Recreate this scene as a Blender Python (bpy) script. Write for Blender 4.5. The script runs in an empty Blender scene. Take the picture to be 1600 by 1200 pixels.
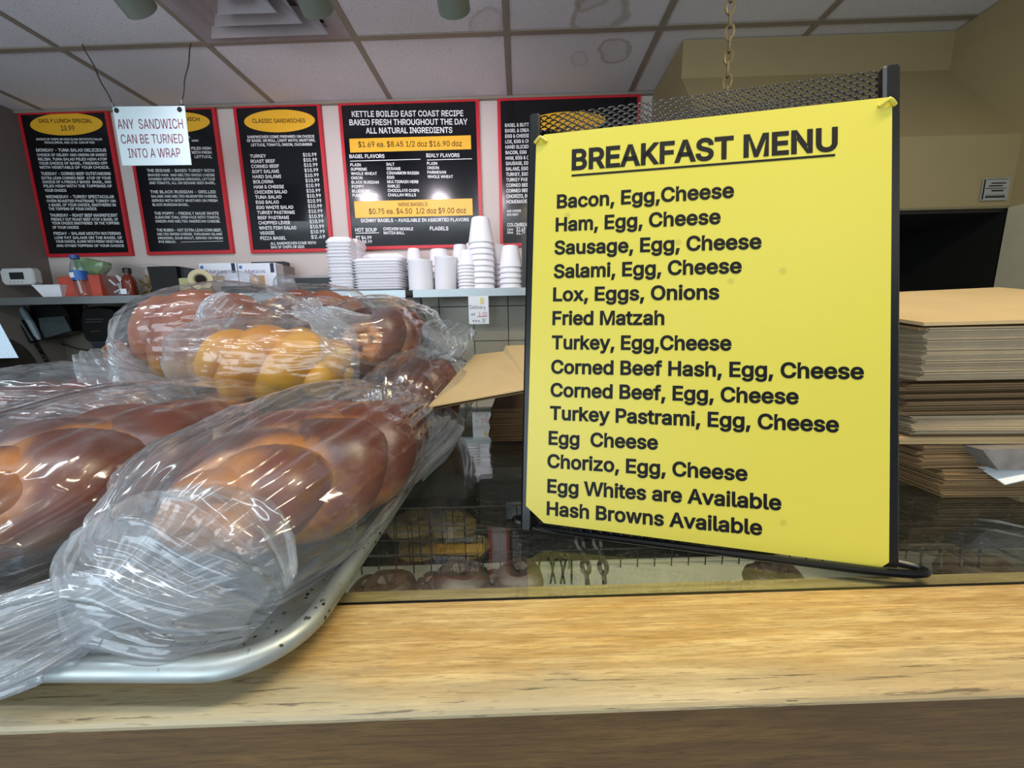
import bpy, math, random
import numpy as np
from mathutils import Vector, Matrix, noise
random.seed(7)
sc = bpy.context.scene
COL = sc.collection
PI = math.pi

# ------------------------------------------------------------------ camera
F = 580.0
PITCH, ROLL, YAW = math.radians(9.2), math.radians(1.0), math.radians(1.3)
fwd = Vector((-math.sin(YAW)*math.cos(PITCH), math.cos(YAW)*math.cos(PITCH), -math.sin(PITCH)))
rt = Vector((math.cos(YAW), math.sin(YAW), 0)); up = rt.cross(fwd)
R2 = rt*math.cos(ROLL) - up*math.sin(ROLL); U2 = up*math.cos(ROLL) + rt*math.sin(ROLL)
cam = bpy.data.cameras.new('camera'); camo = bpy.data.objects.new('camera', cam); COL.objects.link(camo)
cam.sensor_width = 36; cam.lens = 36*F/1600; cam.clip_start = 0.01
camo.matrix_world = Matrix(((R2.x, U2.x, -fwd.x, 0), (R2.y, U2.y, -fwd.y, 0), (R2.z, U2.z, -fwd.z, 0), (0, 0, 0, 1)))
sc.camera = camo
def ray(px, py): return fwd + R2*((px-800)/F) + U2*((600-py)/F)
def atY(px, py, Y): d = ray(px, py); return d*(Y/d.y)
def atZ(px, py, Z): d = ray(px, py); return d*(Z/d.z)

# ------------------------------------------------------------------ world, lights, exposure
w = bpy.data.worlds.new('world'); sc.world = w; w.use_nodes = True
w.node_tree.nodes['Background'].inputs[0].default_value = (0.80, 0.90, 1.0, 1)
w.node_tree.nodes['Background'].inputs[1].default_value = 0.38
def area(name, loc, target, sx, sy, power, color):
    l = bpy.data.lights.new(name, 'AREA'); l.shape = 'RECTANGLE'; l.size = sx; l.size_y = sy
    l.energy = power; l.color = color
    o = bpy.data.objects.new(name, l); COL.objects.link(o); o.location = loc
    o.rotation_euler = (Vector(target)-Vector(loc)).to_track_quat('-Z', 'Y').to_euler()
    return o
area('window_daylight', (-1.7, -2.2, 0.10), (-0.3, 1.4, 0.45), 3.0, 1.5, 54, (0.72, 0.88, 1.0))
area('ceiling_tube_light', (-1.3, 0.02, 1.14), (-1.3, 0.021, 0), 2.6, 0.07, 15, (0.80, 0.92, 1.0))
area('warm_ceiling_light', (0.55, 0.22, 1.14), (0.55, 0.221, 0), 0.9, 0.09, 13, (1.0, 0.86, 0.58))
area('front_room_light', (0.6, -1.3, 1.05), (0.4, 0.8, -0.2), 1.2, 0.5, 4, (1.0, 0.95, 0.80))
sc.view_settings.view_transform = 'Standard'; sc.view_settings.look = 'None'
sc.view_settings.gamma = 1; sc.view_settings.use_curve_mapping = False
sc.view_settings.exposure = 0.25
sc.cycles.transparent_max_bounces = 40
sc.cycles.max_bounces = 8
sc.cycles.caustics_reflective = False; sc.cycles.caustics_refractive = False

# ------------------------------------------------------------------ materials
def srgb(h):
    if isinstance(h, str):
        h = h.lstrip('#'); h = [int(h[i:i+2], 16)/255 for i in (0, 2, 4)]
    return tuple((c/12.92 if c <= .04045 else ((c+.055)/1.055)**2.4) for c in h) + (1,)
class NT:
    def __init__(s, name):
        s.m = bpy.data.materials.new(name); s.m.use_nodes = True
        s.t = s.m.node_tree; s.b = s.t.nodes['Principled BSDF']; s.out = s.t.nodes['Material Output']
    def n(s, typ, **kw):
        nd = s.t.nodes.new('ShaderNode'+typ)
        for k, v in kw.items():
            if k.startswith('i_'):
                key = k[2:]; key = int(key) if key.isdigit() else key.replace('_', ' ')
                nd.inputs[key].default_value = v
            else: setattr(nd, k, v)
        return nd
    def l(s, a, b): s.t.links.new(a, b)
    def math(s, op, a, b=None, c=None):
        nd = s.n('Math', operation=op)
        for i, v in enumerate((a, b, c)):
            if v is None: continue
            if isinstance(v, (int, float)): nd.inputs[i].default_value = v
            else: s.l(v, nd.inputs[i])
        return nd.outputs[0]
    def mix(s, fac, a, b):
        nd = s.n('Mix', data_type='RGBA')
        for key, v in ((0, fac), (6, a), (7, b)):
            if isinstance(v, (int, float)): nd.inputs[key].default_value = v
            elif isinstance(v, tuple): nd.inputs[key].default_value = v
            else: s.l(v, nd.inputs[key])
        return nd.outputs[2]
    def ramp(s, v, stops):
        nd = s.n('ValToRGB'); e = nd.color_ramp.elements
        while len(e) < len(stops): e.new(.5)
        for i, (p, c) in enumerate(stops): e[i].position = p; e[i].color = c if isinstance(c, tuple) else (c, c, c, 1)
        s.l(v, nd.inputs[0]); return nd.outputs[0]
    def noise(s, scale, detail=3, vec=None, rough=.5, stretch=None, dist=0):
        nd = s.n('TexNoise'); nd.inputs['Scale'].default_value = scale; nd.inputs['Detail'].default_value = detail
        nd.inputs['Roughness'].default_value = rough; nd.inputs['Distortion'].default_value = dist
        if vec is None:
            vec = s.n('TexCoord').outputs['Object']
        if stretch:
            mp = s.n('Mapping'); mp.inputs['Scale'].default_value = stretch; s.l(vec, mp.inputs[0]); vec = mp.outputs[0]
        s.l(vec, nd.inputs['Vector']); return nd.outputs['Fac']
    def bump(s, h, strength=.3, dist=.001):
        nd = s.n('Bump'); nd.inputs['Strength'].default_value = strength; nd.inputs['Distance'].default_value = dist
        s.l(h, nd.inputs['Height']); s.l(nd.outputs[0], s.b.inputs['Normal']); return nd.outputs[0]
MATS = {}
def mat(name, color, rough=.5, metal=0, var=.06, vs=30, bump=0, bs=120, spec=.5, coat=0, emit=0, alpha=1):
    if name in MATS: return MATS[name]
    t = NT(name); c = srgb(color); c2 = tuple(x*(1-var*2) for x in c[:3]) + (1,)
    n = t.noise(vs, 3); t.l(t.mix(n, c2, tuple(min(1, x*(1+var)) for x in c[:3])+(1,)), t.b.inputs['Base Color'])
    t.b.inputs['Roughness'].default_value = rough; t.b.inputs['Metallic'].default_value = metal
    t.b.inputs['Specular IOR Level'].default_value = spec; t.b.inputs['Coat Weight'].default_value = coat
    if bump: t.bump(t.noise(bs, 4), bump, .002)
    if emit: t.b.inputs['Emission Color'].default_value = c; t.b.inputs['Emission Strength'].default_value = emit
    if alpha < 1: t.b.inputs['Alpha'].default_value = alpha
    MATS[name] = t.m; return t.m

# oak
def oak(name, light, dark, front=False):
    t = NT(name); geo = t.n('NewGeometry').outputs['Position']
    mp = t.n('Mapping'); mp.inputs['Rotation'].default_value = (0, 0, -math.radians(2.35)); t.l(geo, mp.inputs[0]); P = mp.outputs[0]
    big = t.noise(1, 4, P, .6, (6, 46, 46), 1.5)
    fine = t.noise(1, 6, P, .75, (34, 620, 620))
    pores = t.noise(1, 2, P, .6, (55, 760, 760))
    band = t.n('TexWave', wave_type='BANDS', bands_direction='Y'); band.inputs['Scale'].default_value = 17
    band.inputs['Distortion'].default_value = 7; band.inputs['Detail'].default_value = 3; band.inputs['Detail Scale'].default_value = 1.4
    mp2 = t.n('Mapping'); mp2.inputs['Scale'].default_value = (.11, 1.6, 1.6); t.l(P, mp2.inputs[0]); t.l(mp2.outputs[0], band.inputs['Vector'])
    c = t.mix(t.ramp(big, [(.3, 0.), (.7, 1.)]), dark, light)
    c = t.mix(t.math('MULTIPLY', t.ramp(band.outputs['Fac'], [(.35, 1.), (.75, 0.)]), .32), c, tuple(x*.55 for x in dark[:3])+(1,))
    c = t.mix(t.math('MULTIPLY', t.ramp(fine, [(.38, 1.), (.54, 0.)]), .75), c, tuple(x*.55 for x in dark[:3])+(1,))
    mid_ = t.noise(1, 5, P, .65, (13, 210, 210), .9)
    c = t.mix(t.math('MULTIPLY', t.ramp(mid_, [(.40, 1.), (.56, 0.)]), .42), c, tuple(x*.62 for x in dark[:3])+(1,))
    sep = t.n('SeparateXYZ'); t.l(P, sep.inputs[0])
    if not front:
        # finish worn off towards the customer's edge: bare, greyed, with dark pores
        e = t.math('ADD', sep.outputs[1], t.math('MULTIPLY', t.math('SUBTRACT', t.noise(1, 3, P, .6, (9, 30, 30)), .5), .045))
        worn = t.ramp(e, [(.192, 1.), (.212, 0.)])
        lft = t.ramp(t.math('ADD', sep.outputs[0], t.math('MULTIPLY', big, .3)), [(.0, 1.), (.42, .45)])
        worn = t.math('MULTIPLY', worn, lft)
        c = t.mix(t.math('MULTIPLY', worn, .8), c, srgb('#a79d80'))
        streak = t.noise(1, 4, P, .7, (16, 330, 330), .5)
        sm = t.math('MULTIPLY', t.ramp(streak, [(.60, 0.), (.66, 1.)]), t.ramp(e, [(.195, 1.), (.232, .0)]))
        c = t.mix(t.math('MULTIPLY', sm, .75), c, srgb('#3b3024'))
        specks = t.n('TexVoronoi'); specks.inputs['Scale'].default_value = 34; t.l(P, specks.inputs['Vector'])
        c = t.mix(t.ramp(specks.outputs['Distance'], [(.022, .85), (.032, 0.)]), c, srgb('#2a1d12'))
    c = t.mix(t.math('MULTIPLY', t.ramp(pores, [(.27, 1.), (.36, 0.)]), .6), c, tuple(x*.3 for x in dark[:3])+(1,))
    t.l(c, t.b.inputs['Base Color']); t.b.inputs['Roughness'].default_value = .42 if not front else .6
    t.bump(t.math('ADD', fine, t.math('MULTIPLY', pores, .6)), .25, .0006)
    MATS[name] = t.m; return t.m
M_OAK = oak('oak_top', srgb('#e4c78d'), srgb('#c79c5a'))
M_OAKF_SHADED = oak('oak_face_shaded', srgb('#80602f'), srgb('#664720'), True)  # aged oak, darkened further to carry the shade on the counter front
M_OAK2 = oak('oak_strip', srgb('#d6bd8a'), srgb('#b09361'), True)

def bread(name, dark, mid, light):
    t = NT(name); a = t.n('Attribute', attribute_name='seam').outputs['Fac']
    n = t.noise(28, 4); n2 = t.noise(9, 3)
    top = t.mix(t.ramp(n2, [(.35, 0.), (.65, 1.)]), dark, mid)
    f = t.math('ADD', a, t.math('MULTIPLY', t.math('SUBTRACT', n, .5), .5))
    c = t.mix(t.ramp(f, [(.28, 0.), (.85, 1.)]), top, light)
    t.l(c, t.b.inputs['Base Color']); t.b.inputs['Roughness'].default_value = .34
    t.b.inputs['Specular IOR Level'].default_value = .55
    t.bump(t.noise(55, 5), .35, .0015)
    MATS[name] = t.m; return t.m
M_BROWN = bread('challah_crust_brown', srgb('#431403'), srgb('#712d07'), srgb('#c47a22'))
M_AMBER = bread('challah_crust_amber', srgb('#7d3606'), srgb('#a9580e'), srgb('#dd9a32'))
M_GOLD = bread('challah_crust_gold', srgb('#c07a10'), srgb('#dc9f22'), srgb('#e0b548'))
M_DBAGEL = mat('dark_bagel_crust', '#3a2a1e', .5, var=.2, vs=40, bump=.2)
M_YBAGEL = mat('yellow_bagel_crust', '#8d7846', .5, var=.2, vs=30, bump=.2)

def plastic(name, haze=.035, tint=(.985, .99, 1, 1), bscale=1, gl=1.35):
    t = NT(name); t.t.nodes.remove(t.b)
    P = t.n('TexCoord').outputs['Object']
    v = t.n('TexVoronoi', feature='DISTANCE_TO_EDGE'); v.inputs['Scale'].default_value = 10*bscale
    wn = t.n('TexNoise'); wn.inputs['Scale'].default_value = 14*bscale; wn.inputs['Detail'].default_value = 2; t.l(P, wn.inputs['Vector'])
    ad = t.n('VectorMath', operation='MULTIPLY_ADD'); t.l(wn.outputs['Color'], ad.inputs[0]); ad.inputs[1].default_value = (.09/bscale,)*3; t.l(P, ad.inputs[2])
    t.l(ad.outputs[0], v.inputs['Vector'])
    crease = t.ramp(v.outputs['Distance'], [(0., 1.), (.22, 0.)])
    att = t.n('Attribute', attribute_name='fold')
    st_ = t.n('Attribute', attribute_name='strand').outputs['Vector']
    n1 = t.math('ADD', t.math('MULTIPLY', t.noise(1, 2, st_, .55, (62*bscale, 62*bscale, 13)), 1.0), t.math('MULTIPLY', t.noise(19*bscale, 2, ad.outputs[0]), .55))
    h = t.math('ADD', t.math('MULTIPLY', crease, .5), t.math('MULTIPLY', n1, 1.3))
    bp = t.n('Bump'); bp.inputs['Strength'].default_value = .55; bp.inputs['Distance'].default_value = .006; t.l(h, bp.inputs['Height'])
    fr = t.n('Fresnel'); t.l(t.math('MULTIPLY_ADD', t.n('NewGeometry').outputs['Backfacing'], 1/1.5-1.5, 1.5), fr.inputs['IOR']); t.l(bp.outputs[0], fr.inputs['Normal'])
    fac = t.math('MINIMUM', t.math('MULTIPLY', fr.outputs[0], gl), .85)
    tr = t.n('BsdfTransparent'); tr.inputs[0].default_value = tint
    gs = t.n('BsdfGlossy'); gs.inputs['Roughness'].default_value = .13; gs.inputs['Color'].default_value = (1, 1, 1, 1); t.l(bp.outputs[0], gs.inputs['Normal'])
    df = t.n('BsdfDiffuse'); df.inputs[0].default_value = (.80, .88, .97, 1); t.l(bp.outputs[0], df.inputs['Normal'])
    tl = t.n('BsdfTranslucent'); tl.inputs[0].default_value = (.80, .88, .97, 1)
    m0 = t.n('MixShader'); m0.inputs[0].default_value = .4; t.l(df.outputs[0], m0.inputs[1]); t.l(tl.outputs[0], m0.inputs[2])
    lw = t.n('LayerWeight'); lw.inputs[0].default_value = .35
    hz = t.math('ADD', t.math('MULTIPLY', att.outputs['Fac'], .24), t.math('ADD', haze, t.math('MULTIPLY', t.math('POWER', lw.outputs['Facing'], 3.), .16)))
    hz = t.math('ADD', hz, t.math('MULTIPLY', t.math('POWER', crease, 3.), .05))
    m1 = t.n('MixShader'); t.l(hz, m1.inputs[0]); t.l(tr.outputs[0], m1.inputs[1]); t.l(m0.outputs[0], m1.inputs[2])
    m2 = t.n('MixShader'); t.l(fac, m2.inputs[0]); t.l(m1.outputs[0], m2.inputs[1]); t.l(gs.outputs[0], m2.inputs[2])
    t.l(m2.outputs[0], t.out.inputs[0]); MATS[name] = t.m; return t.m
M_FILM = plastic('clear_plastic_film')
M_FILM2 = plastic('clear_plastic_film_back', haze=.025, bscale=1.3)
def clearmat(name, tint, gl=1.2, rough=.03, dust=0):
    t = NT(name); t.t.nodes.remove(t.b)
    fr = t.n('Fresnel'); t.l(t.math('MULTIPLY_ADD', t.n('NewGeometry').outputs['Backfacing'], 1/1.5-1.5, 1.5), fr.inputs['IOR'])
    fac = t.math('MINIMUM', t.math('MULTIPLY', fr.outputs[0], gl), .95)
    tr = t.n('BsdfTransparent'); tr.inputs[0].default_value = tint
    gs = t.n('BsdfGlossy'); gs.inputs['Roughness'].default_value = rough
    last = tr.outputs[0]
    if dust:
        P = t.n('TexCoord').outputs['Object']
        v = t.n('TexVoronoi'); v.inputs['Scale'].default_value = 170; t.l(P, v.inputs['Vector'])
        big = t.noise(7, 4, P, .6); fine = t.noise(1, 4, P, .7, (90, 260, 90))
        sp = t.math('MULTIPLY', t.ramp(v.outputs['Distance'], [(.10, 1.), (.17, 0.)]), t.ramp(t.noise(60, 2, P), [(.5, 0.), (.62, 1.)]))
        d = t.math('MULTIPLY', t.math('ADD', t.math('MULTIPLY', sp, .30), t.math('MULTIPLY', t.ramp(fine, [(.5, 0.), (.8, 1.)]), .06)), t.ramp(big, [(.3, .5), (.7, 1.)]))
        d = t.math('ADD', d, dust)
        df = t.n('BsdfDiffuse'); df.inputs[0].default_value = (.75, .75, .72, 1)
        m = t.n('MixShader'); t.l(d, m.inputs[0]); t.l(last, m.inputs[1]); t.l(df.outputs[0], m.inputs[2]); last = m.outputs[0]
    m2 = t.n('MixShader'); t.l(fac, m2.inputs[0]); t.l(last, m2.inputs[1]); t.l(gs.outputs[0], m2.inputs[2])
    t.l(m2.outputs[0], t.out.inputs[0]); MATS[name] = t.m; return t.m
M_CASEGLASS = clearmat('case_glass', (.93, .96, .93, 1), 1.1, .012, .004)
M_CLEAR = clearmat('clear_tub_plastic', (.90, .91, .90, 1), 1.5, .08)
M_PET = clearmat('bottle_plastic', (.82, .90, .93, 1), 1.8, .06)

def alu():
    t = NT('worn_aluminium')
    n = t.noise(40, 5); n2 = t.noise(8, 4)
    c = t.mix(t.ramp(n2, [(.35, 0.), (.65, 1.)]), srgb('#83898a'), srgb('#b2b8b6'))
    v = t.n('TexVoronoi'); v.inputs['Scale'].default_value = 170
    wn = t.n('TexNoise'); wn.inputs['Scale'].default_value = 90; P = t.n('TexCoord').outputs['Object']; t.l(P, wn.inputs['Vector'])
    ad = t.n('VectorMath', operation='MULTIPLY_ADD'); t.l(wn.outputs['Color'], ad.inputs[0]); ad.inputs[1].default_value = (.006,)*3; t.l(P, ad.inputs[2]); t.l(ad.outputs[0], v.inputs['Vector'])
    spots = t.math('MULTIPLY', t.ramp(v.outputs['Distance'], [(.16, 1.), (.27, 0.)]), t.ramp(t.noise(22, 3), [(.46, 0.), (.54, 1.)]))
    c = t.mix(spots, c, srgb('#1d1a16'))
    c = t.mix(t.math('MULTIPLY', t.ramp(t.noise(30, 4), [(.55, 0.), (.7, 1.)]), .5), c, srgb('#7d7a66'))
    t.l(c, t.b.inputs['Base Color']); t.b.inputs['Metallic'].default_value = .75
    t.l(t.ramp(n, [(.3, .38), (.7, .58)]), t.b.inputs['Roughness']); t.bump(n, .15, .001)
    return t.m
M_ALU = alu()
def ceilmat():
    t = NT('ceiling_tile_board'); P = t.n('NewGeometry').outputs['Position']
    n = t.noise(260, 3, P); big = t.noise(2.2, 3, P)
    c = t.mix(big, srgb('#d0ccd0'), srgb('#dedadd'))
    c = t.mix(t.ramp(n, [(.33, .5), (.45, 0.)]), c, srgb('#8d898c'))
    def stain(cx, cy, r, amt):
        d = t.n('VectorMath', operation='DISTANCE'); d.inputs[1].default_value = (cx, cy, 1.165)
        wob = t.n('TexNoise'); wob.inputs['Scale'].default_value = 7; wob.inputs['Detail'].default_value = 3; t.l(P, wob.inputs['Vector'])
        ad = t.n('VectorMath', operation='MULTIPLY_ADD'); t.l(wob.outputs['Color'], ad.inputs[0]); ad.inputs[1].default_value = (.10, .10, 0); t.l(P, ad.inputs[2])
        sb = t.n('VectorMath', operation='SUBTRACT'); t.l(ad.outputs[0], sb.inputs[0]); sb.inputs[1].default_value = (.05, .05, 0)
        t.l(sb.outputs[0], d.inputs[0]); q = t.math('DIVIDE', d.outputs['Value'], r)
        ring = t.ramp(q, [(0., .18), (.62, .22), (.74, .75), (.84, .55), (.90, 0.)])
        return t.math('MULTIPLY', ring, amt)
    for (cx, cy, r, amt) in STAINS:
        c = t.mix(stain(cx, cy, r, amt), c, srgb('#8a7a60'))
    t.l(c, t.b.inputs['Base Color']); t.b.inputs['Roughness'].default_value = .85; t.bump(n, .3, .002)
    return t.m
STAINS = []
for (px, py, r, a) in ((938, 22, .13, .8), (962, 82, .085, .7), (925, -6, .08, .6), (760, 38, .085, .45), (905, 95, .05, .4)):
    q = atZ(px, py, 1.165); STAINS.append((q.x, q.y, r, a))
M_CEIL = ceilmat()
M_TBAR = mat('ceiling_tee_bar', '#8d8273', .5, vs=10)
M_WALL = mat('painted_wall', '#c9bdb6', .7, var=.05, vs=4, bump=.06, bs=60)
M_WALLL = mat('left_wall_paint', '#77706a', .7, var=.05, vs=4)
M_HOOD = mat('hood_paint', '#988862', .55, var=.05, vs=5)
M_TILE = mat('beige_wall_tile', '#beb59f', .3, var=.10, vs=9)
M_GROUT = mat('grout', '#5f5a50', .9)
M_RED = mat('red_border', '#c4202c', .45, var=.03)
def posterblack():
    t = NT('black_gloss_print'); t.b.inputs['Base Color'].default_value = srgb('#0b0d12')
    t.b.inputs['Roughness'].default_value = .16; t.b.inputs['Specular IOR Level'].default_value = .6
    t.bump(t.noise(5, 2), .10, .01); return t.m
M_BLACKP = posterblack()
M_WHITEINK = mat('white_ink', '#e9e9e9', .4, var=.01)
M_BLACKINK = mat('black_ink', '#070707', .5, var=.01, spec=.25)
M_REDINK = mat('dark_red_ink', '#7e2340', .45, var=.01)
M_YBAND = mat('yellow_print', '#eeb22a', .4, var=.03)
def signyellow():
    t = NT('yellow_plastic_sheet'); n = t.noise(120, 4); n2 = t.noise(3, 3)
    c = t.mix(n2, srgb('#cbbb40'), srgb('#d5c64c'))
    v = t.n('TexVoronoi'); v.inputs['Scale'].default_value = 14; P = t.n('TexCoord').outputs['Object']; t.l(P, v.inputs['Vector'])
    c = t.mix(t.math('MULTIPLY', t.ramp(v.outputs['Distance'], [(.03, 1.), (.06, 0.)]), .35), c, srgb('#8f8430'))
    t.l(c, t.b.inputs['Base Color']); t.b.inputs['Roughness'].default_value = .38; t.bump(n, .18, .0008)
    return t.m
M_SIGN = signyellow()
M_BLKMETAL = mat('black_enamel_metal', '#08090b', .3, metal=.0, var=.1, spec=.4)
M_WIRE = mat('black_wire', '#0e0f10', .45, spec=.4)
M_STEEL = mat('brushed_stainless', '#9fa5a6', .35, metal=.8, var=.08, vs=8)
M_FOAM = mat('white_foam', '#e6e6ea', .6, var=.02, bump=.04, bs=300)
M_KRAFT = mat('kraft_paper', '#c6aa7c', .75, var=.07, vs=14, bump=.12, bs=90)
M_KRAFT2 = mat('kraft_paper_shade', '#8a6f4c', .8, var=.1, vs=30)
M_KRAFTW = mat('pale_paper_edge', '#b5a283', .8, var=.1, vs=30)
M_WHITE = mat('white_paper', '#dfe4e8', .6, var=.03)
M_WPLAS = mat('white_plastic', '#c9cac8', .4, var=.02)
M_DGREY = mat('dark_grey_plastic', '#26282b', .35, var=.05)
M_BLACK = mat('black_plastic', '#0b0b0c', .3, var=.05)
M_SKIN = mat('skin', '#a8694a', .5, var=.06, vs=40)

# ------------------------------------------------------------------ mesh builder
ORG = {}
def setp(o, label=None, cat=None, group=None, kind=None):
    if label: o['label'] = label
    if cat: o['category'] = cat
    if group: o['group'] = group
    if kind: o['kind'] = kind
    return o
def thing(name, label, cat, loc=(0, 0, 0), group=None, kind=None):
    o = bpy.data.objects.new(name, None); COL.objects.link(o); o.location = loc; o.empty_display_size = .02
    ORG[o.name] = Vector(loc); return setp(o, label, cat, group, kind)
class MB:
    def __init__(s): s.v = []; s.f = []; s.mi = []; s.cur = 0
    def add(s, v, f, M=None):
        b = len(s.v)
        s.v += [tuple(M @ Vector(p)) if M is not None else tuple(p) for p in v]
        s.f += [tuple(i+b for i in q) for q in f]; s.mi += [s.cur]*len(f); return s
    def box(s, x0, x1, y0, y1, z0, z1, M=None, ch=0):
        if ch <= 0:
            v = [(x0, y0, z0), (x1, y0, z0), (x1, y1, z0), (x0, y1, z0), (x0, y0, z1), (x1, y0, z1), (x1, y1, z1), (x0, y1, z1)]
            return s.add(v, [(3, 2, 1, 0), (4, 5, 6, 7), (0, 1, 5, 4), (1, 2, 6, 5), (2, 3, 7, 6), (3, 0, 4, 7)], M)
        pl = [(x0+ch, y0), (x1-ch, y0), (x1, y0+ch), (x1, y1-ch), (x1-ch, y1), (x0+ch, y1), (x0, y1-ch), (x0, y0+ch)]
        cx, cy = (x0+x1)/2, (y0+y1)/2; sx, sy = 1-2*ch/max(x1-x0, 1e-6), 1-2*ch/max(y1-y0, 1e-6)
        sh = [(cx+(p[0]-cx)*sx, cy+(p[1]-cy)*sy) for p in pl]
        return s.loft([[(*p, z0) for p in sh], [(*p, z0+ch) for p in pl], [(*p, z1-ch) for p in pl], [(*p, z1) for p in sh]], M=M)
    def loft(s, rings, cap=True, closed=True, M=None):
        n = len(rings[0]); v = [p for r in rings for p in r]; f = []
        for i in range(len(rings)-1):
            for j in range(n if closed else n-1):
                a, b = i*n+j, i*n+(j+1) % n; f.append((a, b, b+n, a+n))
        if cap and closed: f.append(tuple(range(n-1, -1, -1))); f.append(tuple((len(rings)-1)*n+j for j in range(n)))
        return s.add(v, f, M)
    def tube(s, path, r, n=8, cap=True, M=None):
        path = [Vector(p) for p in path]; rings = []; prev = None
        rr = r if isinstance(r, (list, tuple)) else [r]*len(path)
        for i, p in enumerate(path):
            d = (path[min(i+1, len(path)-1)]-path[max(i-1, 0)]).normalized()
            if prev is None: a = d.orthogonal().normalized()
            else: a = (prev-d*prev.dot(d)); a = a.normalized() if a.length > 1e-6 else d.orthogonal().normalized()
            prev = a; b = d.cross(a)
            rings.append([tuple(p+(a*math.cos(2*PI*k/n)+b*math.sin(2*PI*k/n))*rr[i]) for k in range(n)])
        return s.loft(rings, cap, M=M)
    def lathe(s, prof, n=24, M=None, cap=True):
        return s.loft([[(r*math.cos(2*PI*k/n), r*math.sin(2*PI*k/n), z) for k in range(n)] for r, z in prof], cap, M=M)
    def prism(s, poly, d, M=None):
        """closed polygon (3-D points) swept by vector d"""
        d = Vector(d); n = len(poly); v = [tuple(p) for p in poly]+[tuple(Vector(p)+d) for p in poly]
        f = [tuple(range(n)), tuple(range(2*n-1, n-1, -1))]+[(i, i+n, (i+1) % n+n, (i+1) % n) for i in range(n)]
        return s.add(v, f, M)
    def build(s, name, m, parent=None, label=None, cat=None, group=None, kind=None, smooth=False, origin=None, sharp=35):
        me = bpy.data.meshes.new(name)
        if parent is not None: O = ORG[parent.name]
        elif origin is not None: O = Vector(origin)
        else:
            a = np.array(s.v); O = Vector(((a[:, 0].min()+a[:, 0].max())/2, (a[:, 1].min()+a[:, 1].max())/2, a[:, 2].min()))
        me.from_pydata([(x-O.x, y-O.y, z-O.z) for x, y, z in s.v], [], s.f)
        for mm in (m if isinstance(m, (list, tuple)) else [m]): me.materials.append(mm)
        if isinstance(m, (list, tuple)): me.polygons.foreach_set('material_index', s.mi)
        me.validate(); me.update()
        if smooth:
            me.polygons.foreach_set('use_smooth', [True]*len(me.polygons))
            if sharp:
                try: me.set_sharp_from_angle(angle=math.radians(sharp))
                except Exception: pass
        o = bpy.data.objects.new(name, me); COL.objects.link(o)
        if parent is not None: o.parent = parent; ORG[o.name] = ORG[parent.name]
        else: o.location = O; ORG[o.name] = O
        return setp(o, label, cat, group, kind)
def box(name, m, x0, x1, y0, y1, z0, z1, parent=None, ch=0, **k):
    return MB().box(x0, x1, y0, y1, z0, z1, ch=ch).build(name, m, parent, **k)
def kids(o): return [c for c in COL.objects if c.parent == o]
def copy_tree(o, loc, rz=0, label=None, group=None, ch=None):
    c = o.copy(); COL.objects.link(c); c.location = loc; c.rotation_euler = (0, 0, rz)
    if label: c['label'] = label
    if group: c['group'] = group
    for k in (ch if ch is not None else kids(o)):
        d = k.copy(); COL.objects.link(d); d.parent = c
    return c
def rotM(loc, rx=0, ry=0, rz=0):
    return Matrix.Translation(loc) @ Matrix.Rotation(rz, 4, 'Z') @ Matrix.Rotation(ry, 4, 'Y') @ Matrix.Rotation(rx, 4, 'X')

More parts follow.
